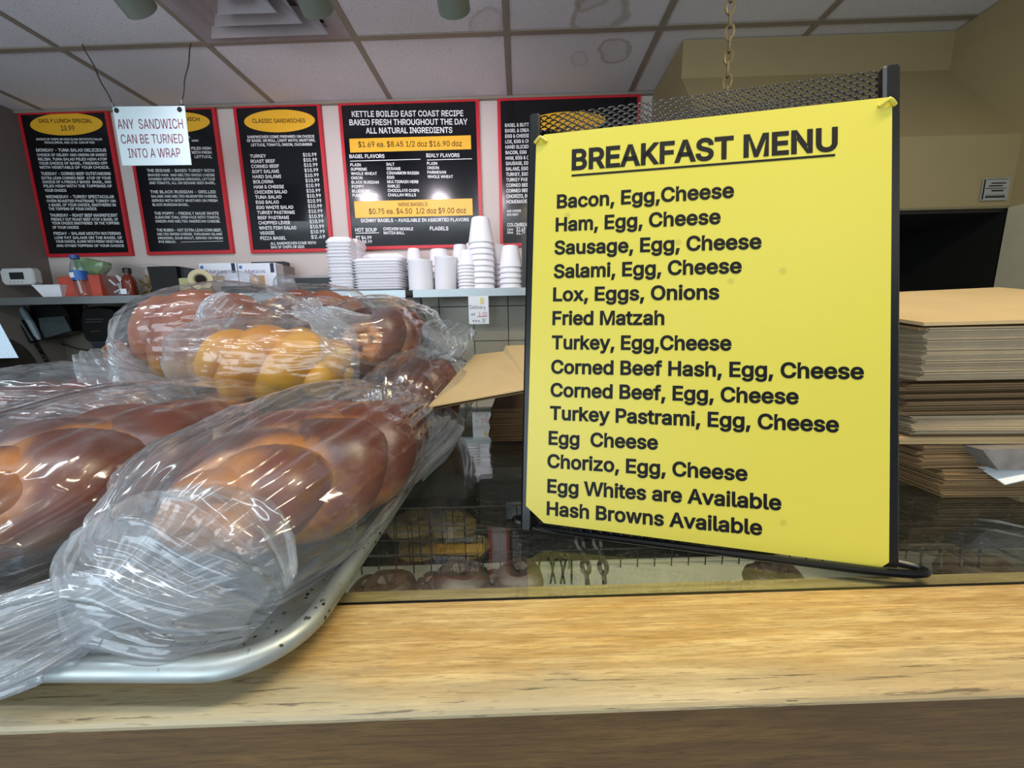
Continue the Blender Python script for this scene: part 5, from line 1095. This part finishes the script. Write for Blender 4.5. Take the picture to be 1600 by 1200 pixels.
# matzo boxes
def cracker_box(px0, px1, py0, Y, label, sq):
    t = thing('cracker_box', label, 'box', (X((px0+px1)/2, Y), Y+.03, SZ))
    x0, x1 = X(px0, Y), X(px1, Y); z1 = Z((px0+px1)/2, py0, Y); W_ = x1-x0; Hh = z1-SZ
    MB().box(x0, x1, Y, Y+.06, SZ+.001, z1).build('carton', mat('cracker_carton', '#dfe3ea', .45), t)
    P = lambda u, v: (x0+u*W_, SZ+v*Hh)
    def patch(nm, m_, u0, u1, v0, v1, d=.0006):
        a, b = P(u0, v0); c, e = P(u1, v1); MB().box(a, c, Y-d, Y, b, e).build(nm, m_, t)
    patch('cracker_picture', mat('cracker_picture', '#c69a58', .6, var=.3, vs=110), sq[0], sq[1], sq[2], sq[3])
    patch('blue_corner', mat('box_blue', '#2f6fa8', .5), .80, .99, .02, .16); patch('corner_badge', mat('box_blue', '#2f6fa8', .5), .03, .11, .84, .93)
    patch('dark_stripe', mat('box_navy', '#1c2340', .5), .86, .96, .70, .99)
    mm_ = MB(); a_ = P(.18, .70); b_ = P(.72, .70)
    text_on(mm_, 'Matzos', (a_[0], Y-.0008, a_[1]), (b_[0], Y-.0008, b_[1]), ZV*Hh*.10, .01); mm_.build('red_blue_lettering', mat('box_ink', '#7b5f8a', .5), t)
    return t
cracker_box(316, 374, 411, 2.0, 'white cracker carton with a pale square picture, left of two behind the tape', (.24, .64, .14, .62))
cracker_box(376, 434, 411, 1.99, 'white cracker carton with a golden square picture, right of two', (.27, .68, .14, .62))
MB().box(X(434.5, 2.0), X(446, 2.0), 2.0, 2.10, SZ+.001, Z(440, 414, 2.0)).build('cracker_box', mat('carton_side', '#8e8480', .6, var=.15, vs=40), label='greyish carton seen side-on at the right end of the cracker boxes', cat='box')
MB().box(X(383, 2.0), X(436, 2.0), 2.07, 2.12, SZ+.001, Z(410, 409, 2.07)).build('dark_box', M_DGREY, label='dark flat box just peeking over the right cracker carton', cat='box')
def crinkle(px, py, rpx, Y, label, seed, sq=.7, sx=1.4):
    c_ = atY(px, py, Y); s = X(px+1, Y)-X(px, Y); r = rpx*s
    bag([((c_.x-r*sx, Y, SZ+.008), .012, .008, .7), ((c_.x-r*.6*sx, Y, c_.z), r*.8, r*sq*.8, .4), ((c_.x, Y, c_.z), r, r*sq, .2), ((c_.x+r*.6*sx, Y, c_.z-.003), r*.8, r*sq*.7, .4), ((c_.x+r*sx, Y, c_.z-r*.3), .015, .01, .7)], label, amp=.008, seed=seed, nphi=60, ns=8, folds=7, m=M_FILM, zmin=SZ+.0015, name='plastic_bag')
crinkle(372, 437, 16, 1.91, 'crumpled clear bag of buns on the shelf in front of the cracker cartons', 3, sx=2.2)
crinkle(450, 440, 13, 1.95, 'crumpled clear bag between cartons and black container', 9)
bagel_mb((X(360, 1.92), 1.92, SZ+.016), .03, .015, 2).build('bun', M_YBAGEL, label='brown bun in the crumpled clear bag on the shelf', cat='bread', smooth=True)
sbox('black_tray', M_BLACK, 344, 396, 447, 1.865, .10, 'flat black tray at the shelf front under the crumpled bag', 'tray')
# tape
tp = thing('tape_dispenser', 'beige masking tape roll in an olive desk dispenser on the shelf', 'tape dispenser', (X(316, 1.88), 1.9, SZ))
tc = atY(313, 437, 1.89); TM = Matrix.Translation((tc.x, 1.895, tc.z)) @ Matrix.Rotation(.5, 4, 'Z') @ Matrix.Rotation(PI/2, 4, 'X')
MB().loft([[(r*math.cos(2*PI*k/32), r*math.sin(2*PI*k/32), z) for k in range(32)] for r, z in ((.030, -.012), (.050, -.012), (.050, .012), (.030, .012), (.030, -.012))], cap=False, M=TM).build('tape_roll', mat('masking_tape', '#c9bb93', .6), tp, smooth=True)
MB().loft([[(r*math.cos(2*PI*k/24), r*math.sin(2*PI*k/24), z) for k in range(24)] for r, z in ((.024, -.011), (.0298, -.011), (.0298, .011), (.024, .011), (.024, -.011))], cap=False, M=TM).build('core', mat('tape_core', '#8f8a6a', .6), tp, smooth=True)
MB().prism([(X(300, 1.87), 1.87, SZ+.001), (X(332, 1.87), 1.87, SZ+.001), (X(331, 1.87), 1.87, SZ+.028), (X(316, 1.87), 1.87, SZ+.035), (X(306, 1.87), 1.87, SZ+.02)], (0, .012, 0)).build('dispenser_body', mat('dispenser_olive', '#75693a', .5), tp)
sbox('yellow_green_block', mat('pale_green_box', '#a9a777', .6), 280, 297, 434, 1.87, .04, 'small pale green box beside the masking tape', 'box')
# black machine
bk = thing('black_label_printer', 'black boxy machine on the shelf between the clear tubs and the tape', 'printer', (X(265, 1.9), 1.95, SZ))
x0, x1, x2 = X(236, 1.88), X(280, 1.88), X(299, 1.88); z1 = Z(258, 416, 1.88)
MB().prism([(x0+.008, 1.88, SZ+.001), (x1, 1.88, SZ+.001), (x1, 1.88, z1), (x0-.004, 1.88, z1)], (0, .14, 0)).build('body', M_BLACK, bk)
MB().prism([(x1+.001, 1.90, SZ+.001), (x2, 1.90, SZ+.001), (x2-.008, 1.90, z1-.008), (x1+.001, 1.90, z1+.001)], (0, .11, 0)).build('side_panel', M_DGREY, bk)
MB().box(x0+.09, x0+.115, 1.878, 1.88, SZ+.018, SZ+.034).build('label_slot', M_DGREY, bk)
# clear tubs
PLACES = ['small flat', 'steeply tilted', 'lowest lying', 'topmost', 'leftmost', 'rightmost', 'rearmost', 'foremost', 'half-buried', 'upright', 'second highest', 'second lowest']
def clear_tub(px0, px1, py0, Y, label, fill, lab):
    t = thing('clear_tub', label, 'tub', (X((px0+px1)/2, Y), Y+.05, SZ))
    a, b = X(px0, Y), X(px1, Y); z1 = Z((px0+px1)/2, py0, Y); D = .10
    MB().loft([[(q[0], q[1], z) for q in ((a+i, Y+i), (b-i, Y+i), (b-i, Y+D-i), (a+i, Y+D-i))] for i, z in ((.014, SZ+.001), (.0, z1))], cap=False).build('tub_wall', M_CLEAR, t)
    MB().loft([[(q[0], q[1], z) for q in ((a-.003, Y-.003), (b+.003, Y-.003), (b+.003, Y+D+.003), (a-.003, Y+D+.003))] for z in (z1-.004, z1)]+[[(q[0], q[1], z1) for q in ((a+.002, Y+.002), (b-.002, Y+.002), (b-.002, Y+D-.002), (a+.002, Y+D-.002))]], cap=False).build('tub_rim', M_CLEAR, t)
    r = random.Random(5)
    for k in range(fill[0]):
        cx = a+.025+(b-a-.05)*r.random(); cz = SZ+.006+(z1-SZ)*.55*r.random()
        MM = rotM((cx, Y+.02+.05*r.random(), cz+.01), r.uniform(-.4, .4), r.uniform(-1.2, 1.2), r.uniform(-.5, .5))
        MB().box(-.022, .022, -.006, .006, -.0035, .0035, MM, ch=.002).build(fill[1], fill[2], label=PLACES[k]+' '+lab[0], cat=fill[3], group=fill[4])
clear_tub(158, 201, 415, 1.88, 'clear plastic tub of white packets behind the sauce bottle', (10, 'white_packet', M_WHITE, 'packet', 'white packets in the clear tub'), ['white packet lying in the clear plastic tub'])
clear_tub(205, 244, 413, 1.93, 'clear plastic tub of tan packets left of the black machine', (12, 'tan_packet', mat('tan_packet', '#b49a66', .6), 'packet', 'tan packets in the clear tub'), ['tan packet lying in the clear tub beside the black machine'])
# sauce bottle
sb = thing('sauce_bottle', 'red-brown sauce bottle with black cap between the clear tubs', 'bottle', (X(196, 1.87), 1.89, SZ))
bx_ = (X(197, 1.875), 1.895)
MB().lathe([(.026, SZ+.001), (.030, SZ+.006), (.030, SZ+.07), (.022, SZ+.092), (.012, SZ+.105), (.012, SZ+.112)], 20, Matrix.Translation((*bx_, 0))).build('glass', mat('red_sauce', '#6e2a1c', .15, var=.1), sb, smooth=True)
MB().lathe([(.017, SZ+.1125), (.017, SZ+.135), (.015, SZ+.138)], 20, Matrix.Translation((*bx_, 0))).build('cap', M_BLACK, sb, smooth=True)
MB().box(bx_[0]-.018, bx_[0]+.012, bx_[1]-.0325, bx_[1]-.0305, SZ+.008, SZ+.034).build('label_patch', M_WHITE, sb)
# water bottle
wbt = thing('water_bottle', 'clear water bottle with blue cap and blue label on the shelf', 'bottle', (X(122, 1.87), 1.9, SZ))
wx = (X(123, 1.87), 1.895); h = Z(119, 397, 1.87)-SZ
WM = Matrix.Translation((*wx, SZ)) @ Matrix.Rotation(-.10, 4, 'Y')
MB().lathe([(.024, .001), (.029, .006), (.027, .02), (.030, .035), (.030, h*.62), (.028, h*.72), (.020, h*.84), (.013, h*.90), (.013, h*.92)], 24, WM).build('body', M_PET, wbt, smooth=True)
MB().lathe([(.0312, h*.40), (.0312, h*.62)], 24, WM, cap=False).build('label', mat('blue_label', '#1f63b5', .4), wbt, smooth=True)
MB().lathe([(.0175, h*.915), (.0175, h), (.015, h+.002)], 20, WM).build('cap', mat('blue_cap', '#2656a0', .4), wbt, smooth=True)
MB().box(-.014, .008, -.0325, -.031, h*.46, h*.58, WM).build('label_patch', M_WHITE, wbt)
# orange-red box and green bag
ob_ = MB().prism([(X(93, 1.90), 1.90, SZ+.001), (X(158, 1.90), 1.90, SZ+.001), (X(158, 1.90), 1.90, Z(158, 429, 1.9)), (X(120, 1.90), 1.90, Z(118, 430, 1.9)), (X(92, 1.90), 1.90, Z(95, 433, 1.9))], (0, .14, 0))
ob_.build('orange_red_box', mat('orange_red_print', '#c2513f', .45, var=.25, vs=12), label='orange and red printed box behind the water bottle', cat='box')
gx = [(X(x, 1.97), Z(x, y, 1.97)) for x, y in ((124, 432), (122, 404), (140, 402), (172, 409), (170, 418), (158, 430))]
gb_ = MB(); n = len(gx); ctr = (sum(p[0] for p in gx)/n, sum(p[1] for p in gx)/n)
gb_.loft([[(ctr[0]+(x-ctr[0])*k, y, ctr[1]+(z-ctr[1])*k) for x, z in gx] for k, y in ((.55, 1.955), (.9, 1.965), (1, 1.985), (.9, 2.01), (.5, 2.02))])
gbo = gb_.build('green_snack_bag', mat('green_bag_print', '#8fae7e', .3, var=.35, vs=22), label='shiny pale green snack bag leaning behind the water bottle', cat='bag')
# white takeaway tray, leftmost
t = taper_box('white_foam_tray', M_FOAM, 52, 94, 445, 1.87, .12, 'white foam tray at the left end of the shelf by the orange box', 'food container', .7)
# thermostat on the left wall
th = thing('thermostat', 'white wall thermostat with dark display at the far left above the shelf', 'thermostat', atY(39, 430, 1.9))
a = atY(14, 418, 1.87); b = atY(64, 444, 1.95)
hz0, hz1 = atY(39, 444, 1.9).z, atY(39, 417, 1.9).z
x0, x1 = X(15, 1.95), X(65, 1.95)
MB().loft([[(xx+(1 if xx < (x0+x1)/2 else -1)*i, y, zz+(1 if zz < (hz0+hz1)/2 else -1)*i) for xx, zz in ((x0+.012, hz0), (x1-.012, hz0), (x1, hz0+.014), (x1, hz1-.014), (x1-.012, hz1), (x0+.012, hz1), (x0, hz1-.014), (x0, hz0+.014))] for i, y in ((.004, 1.925), (.0, 1.932), (0, 1.96))]).build('case', M_WPLAS, th)
MB().box(x0+.30*(x1-x0), x0+.72*(x1-x0), 1.922, 1.925, hz0+.028, hz1-.022).build('display', M_DGREY, th)
for k in range(4): MB().box(x0+(.24+.12*k)*(x1-x0), x0+(.30+.12*k)*(x1-x0), 1.923, 1.925, hz0+.012, hz0+.018).build('button', mat('button_grey', '#a5a6a4', .5), th)
MB().box(x0-.09, x0+.03, 1.95, 1.97, (hz0+hz1)/2-.01, (hz0+hz1)/2+.01).build('bracket', M_DGREY, th)

# ---- papers on the tiled wall
def paper(px0, px1, py0, py1, Y, label, m_=M_WHITE):
    return MB().box(atY(px0, py0, Y).x, atY(px1, py0, Y).x, Y, Y+.001, atY(px0, py1, Y).z, atY(px0, py0, Y).z).build('taped_note', m_, label=label, cat='note')
n1 = paper(731.5, 763, 463, 506.5, 1.845, 'handwritten Delivery note taped to the edge of the right shelf')
m = MB(); r_ = lambda x, y: atY(x, y, 1.8443)
def hand(s_, x0, y, x1, cap, mb_): text_on(mb_, s_, r_(x0, y), r_(x1, y), ZV*(r_(x0, y-cap)-r_(x0, y)).z, -.006)
hand('Delivery', 734, 483, 759, 6, m); hand('at', 736, 493, 743, 4.5, m); hand('DF', 754, 504, 759, 6, m); hand('xxx', 738, 503, 750, 4, m)
m.build('pen_writing', mat('pen_ink', '#3a4050', .6), n1); m = MB(); hand('1 00', 748, 493, 761, 5.5, m); m.box(r_(746, 493).x, r_(761, 493).x, 1.8440, 1.8445, r_(746, 495).z, r_(746, 494).z); m.build('red_writing', mat('red_pen', '#c43a46', .6), n1)
MB().box(r_(750, 470).x, r_(756, 470).x, 1.8438, 1.8448, r_(750, 475).z, r_(750, 465).z).build('tape', mat('yellow_tape', '#d9cf8a', .5), n1)
paper(483, 512, 466, 500, 1.86, 'pale bluish sheet hanging below the shelf behind the clear bread bags', mat('bluish_sheet', '#aebfce', .5))
n3 = paper(160, 186, 549, 562, WY-.018, 'small white notice with dark lines on the tiles beside the hand', mat('notice_white', '#a9aaa6', .6))
for k in range(2): MB().box(atY(162, 0, WY-.02).x, atY(182, 0, WY-.02).x, WY-.0196, WY-.0186, atY(160, 553.5+k*4, WY-.02).z-.003, atY(160, 553.5+k*4, WY-.02).z+.003).build('printed_line', M_DGREY, n3)
n4 = paper(110, 133, 478, 502, WY-.018, 'faint clear sheet on the tiles between the wall phone and towel dispenser', mat('faint_sheet', '#8c887c', .4))
# ---- wall phone
ph = thing('wall_phone', 'grey and black wall telephone with coiled cord under the shelf at left', 'telephone', atY(65, 530, 2.0))
Yp = 2.02
q = [atY(x, y, Yp) for x, y in ((25, 472), (95, 474), (108, 494), (112, 518), (62, 531), (45, 505))]
MB().prism(q, (0, .06, 0)).build('base', M_BLACK, ph)
q = [atY(x, y, Yp-.008) for x, y in ((60, 497), (100, 494), (111, 517), (64, 530))]
MB().prism(q, (0, .006, 0)).build('lower_face', mat('phone_grey', '#35403f', .6, var=.2, vs=60), ph)
pts = [atY(x, y, Yp-.03) for x, y in ((26, 474), (38, 488), (49, 506), (58, 524), (62, 531))]
MB().tube(pts, [.012, .014, .015, .013, .008], 10).build('cradle_edge', mat('phone_pale', '#76848a', .4), ph, smooth=True)
pts = [atY(x, y, Yp-.04) for x, y in ((17, 474), (30, 498), (42, 516), (54, 534))]
MB().tube(pts, [.022, .014, .014, .020], 12).build('handset', M_BLACK, ph, smooth=True)
pts = []
A_, B_ = atY(56, 536, Yp-.03), atY(82, 578, Yp-.03)
for i in range(240):
    t_ = i/239; c_ = A_.lerp(B_, t_); pts.append(c_+Vector((math.cos(t_*2*PI*15)*.009, math.sin(t_*2*PI*15)*.009, 0)))
MB().tube(pts, .003, 5).build('coiled_cord', M_BLACK, ph, smooth=True)
MB().tube([atY(x, y, WY-.025) for x, y in ((68, 531), (95, 537), (120, 545), (150, 549), (200, 547))], .0025, 6).build('flat_cable', M_BLACK, ph, smooth=True)
MB().tube([atY(x, y, WY-.025) for x, y in ((78, 528), (82, 545), (88, 566))], .0025, 6).build('flat_cable', M_BLACK, ph, smooth=True)
# ---- paper towel dispenser
pd = thing('paper_towel_dispenser', 'black paper towel dispenser on the tiles between phone and bread', 'dispenser', atY(165, 545, 2.0))
Yd = 1.99
def plate(pts, y): return [atY(x, yy, y) for x, yy in pts]
o1 = ((134, 484), (142, 479), (160, 477), (188, 480), (193, 490), (197, 520), (196, 538), (182, 545), (158, 545), (140, 532), (133, 505))
MB().loft([[(lambda p: (ctr_.x+(p.x-ctr_.x)*k, y, ctr_.z+(p.z-ctr_.z)*k))(p) for p in plate(o1, Yd)] for ctr_ in [atY(165, 511, Yd)] for k, y in ((.86, Yd-.03), (.97, Yd-.01), (1, Yd+.02), (1, WY-.017))]).build('cover', M_BLACK, pd, smooth=True, sharp=30)
for (y_, a_, b_) in ((499, 134, 162), (503, 134, 160), (518, 142, 156), (535, 142, 166)):
    MB().tube([atY(a_, y_, Yd-.031), atY(b_, y_-.5, Yd-.033)], .0022, 6).build('chrome_line', mat('dim_chrome', '#6a7078', .3, metal=.6), pd)
MB().prism(plate(((141, 536), (167, 535), (166, 541), (158, 545), (146, 543)), Yd-.035), (0, .01, 0)).build('towel_tray', mat('dispenser_navy', '#1c2230', .4), pd)
MB().tube([atY(158, 546, 2.1), atY(161, 569, 2.1)], .002, 5).build('cable', M_BLACK, pd)
ws = thing('wall_switch_panel', 'black panel with white strip on the tiles right of the towel dispenser', 'panel', atY(205, 550, 2.08))
MB().box(atY(203, 500, 2.1).x, atY(222, 500, 2.1).x, 2.09, WY-.017, atY(205, 552, 2.1).z, atY(205, 492, 2.1).z).build('panel', M_BLACK, ws)
MB().box(atY(198, 500, 2.1).x, atY(202, 500, 2.1).x, 2.10, WY-.017, atY(200, 545, 2.1).z, atY(200, 512, 2.1).z).build('white_strip', M_WPLAS, ws)
MB().lathe([(.014, 0), (.022, .004), (.024, .014), (.021, .016)], 16, Matrix.Translation(tuple(atY(199, 503, 2.06)))).build('white_cup_lid', M_CLEAR, ws, smooth=True)

# ================================================================== PEOPLE (both almost hidden)
def skin_body(name, verts, edges, radii, m, parent=None, sub=2, **k):
    me = bpy.data.meshes.new(name); me.from_pydata([tuple(v) for v in verts], edges, []); o = bpy.data.objects.new(name, me); COL.objects.link(o)
    md = o.modifiers.new('skin', 'SKIN'); md.use_smooth_shade = True
    if not me.skin_vertices: 
        bpy.context.view_layer.objects.active = o
    for i, r in enumerate(radii): me.skin_vertices[0].data[i].radius = (r, r)
    me.skin_vertices[0].data[0].use_root = True
    s = o.modifiers.new('sub', 'SUBSURF'); s.levels = sub; s.render_levels = sub
    ev = o.evaluated_get(bpy.context.evaluated_depsgraph_get()); me2 = bpy.data.meshes.new_from_object(ev)
    o.modifiers.clear(); o.data = me2; me2.materials.clear(); me2.materials.append(m)
    me2.polygons.foreach_set('use_smooth', [True]*len(me2.polygons))
    if parent: o.parent = parent
    return setp(o, **k)
hp = thing('person', 'bare hand and forearm below the black towel dispenser, body hidden behind the bread', 'person', atY(215, 640, 1.55))
O = ORG[hp.name]
wrist = atY(196, 553, 1.55)-O; elbow = atY(235, 640, 1.50)-O; knk = atY(184, 543, 1.56)-O
V = [elbow, elbow.lerp(wrist, .5), wrist, knk]; E_ = [(0, 1), (1, 2), (2, 3)]; R_ = [.040, .034, .025, .027]
fd = (knk-wrist).normalized(); sd = Vector((.55, .35, .75)).normalized()
for k, (off, ln) in enumerate(((-.026, .050), (-.009, .058), (.009, .055), (.026, .044))):
    b0 = knk+sd*off*.8+fd*.006; b1 = b0+(fd+Vector((-.2, -.5, -.1))).normalized()*ln*.5; b2 = b1+Vector((-.25, -.75, -.9)).normalized()*ln*.45
    i0 = len(V); V += [b0, b1, b2]; E_ += [(3, i0), (i0, i0+1), (i0+1, i0+2)]; R_ += [.0105, .0095, .0075]
b0 = wrist.lerp(knk, .35)-sd*.030+Vector((0, -.01, 0)); b1 = b0+(fd*.6-sd*.4).normalized()*.030; i0 = len(V); V += [b0, b1, b1+fd*.024]; E_ += [(2, i0), (i0, i0+1), (i0+1, i0+2)]; R_ += [.013, .011, .009]
skin_body('arm', V, E_, R_, M_SKIN, hp)
# worker at the far left edge
wp = thing('person', 'dark-haired person in a white paper hat at the far left edge, mostly outside the picture', 'person', (-2.02, 1.30, -1.3))
hc = atY(-22, 590, 1.30)
m = MB(); rings = []
for i in range(13):
    t_ = PI*i/12; z = -math.cos(t_)*.125; r = math.sin(t_)**.8
    rings.append([(hc.x+.088*r*math.cos(2*PI*j/20)+.0, hc.y+.1*r*math.sin(2*PI*j/20), hc.z+z) for j in range(20)])
m.loft(rings).tube([hc+Vector((0, .01, -.10)), hc+Vector((0, .02, -.18))], .055, 14)
m.build('head', M_SKIN, wp, smooth=True, sharp=0)
rings = []
for i in range(10):
    t_ = PI*(.30+.70*i/9); z = -math.cos(t_)*.145; r = math.sin(t_)**.75 if i < 9 else .02
    rings.append([(hc.x+.104*r*math.cos(2*PI*j/24)+noise.noise(Vector((j*.7, i, 0)))*.004, hc.y+.02+.112*r*math.sin(2*PI*j/24), hc.z+.005+z) for j in range(24)])
MB().loft(rings).build('hair', mat('black_hair', '#0d0b0a', .6, var=.3, vs=80, bump=.4), wp, smooth=True, sharp=0)
e = [atY(x, y, 1.24) for x, y in ((29, 559), (-3, 500), (-60, 492), (-75, 562))]
MB().prism(e, (-.20, .13, 0)).build('paper_hat', mat('paper_hat', '#c9dbe8', .7, var=.08, vs=70, bump=.3), wp)
m = MB(); rings = []
for z, a, b in ((-.62, .16, .11), (-.45, .17, .12), (-.30, .20, .12), (-.215, .19, .10), (-.17, .08, .07)):
    rings.append([(hc.x-.01+a*math.cos(2*PI*j/20), hc.y+.02+b*math.sin(2*PI*j/20), hc.z+z) for j in range(20)])
for s in (-1, 1): m.tube([(hc.x+s*.17, hc.y+.02, hc.z-.25), (hc.x+s*.21, hc.y+.02, hc.z-.42), (hc.x+s*.20, hc.y-.02, hc.z-.60)], [.055, .05, .04], 10)
m.loft(rings).build('dark_shirt', mat('dark_shirt', '#15161a', .8), wp, smooth=True, sharp=0)
for s in (-1, 1): MB().tube([(hc.x+s*.08, hc.y+.03, hc.z-.6), (hc.x+s*.085, hc.y+.03, -.85), (hc.x+s*.085, hc.y+.03, -1.299)], [.09, .07, .06], 12).build('trouser_leg', mat('dark_shirt', '#15161a'), wp, smooth=True)
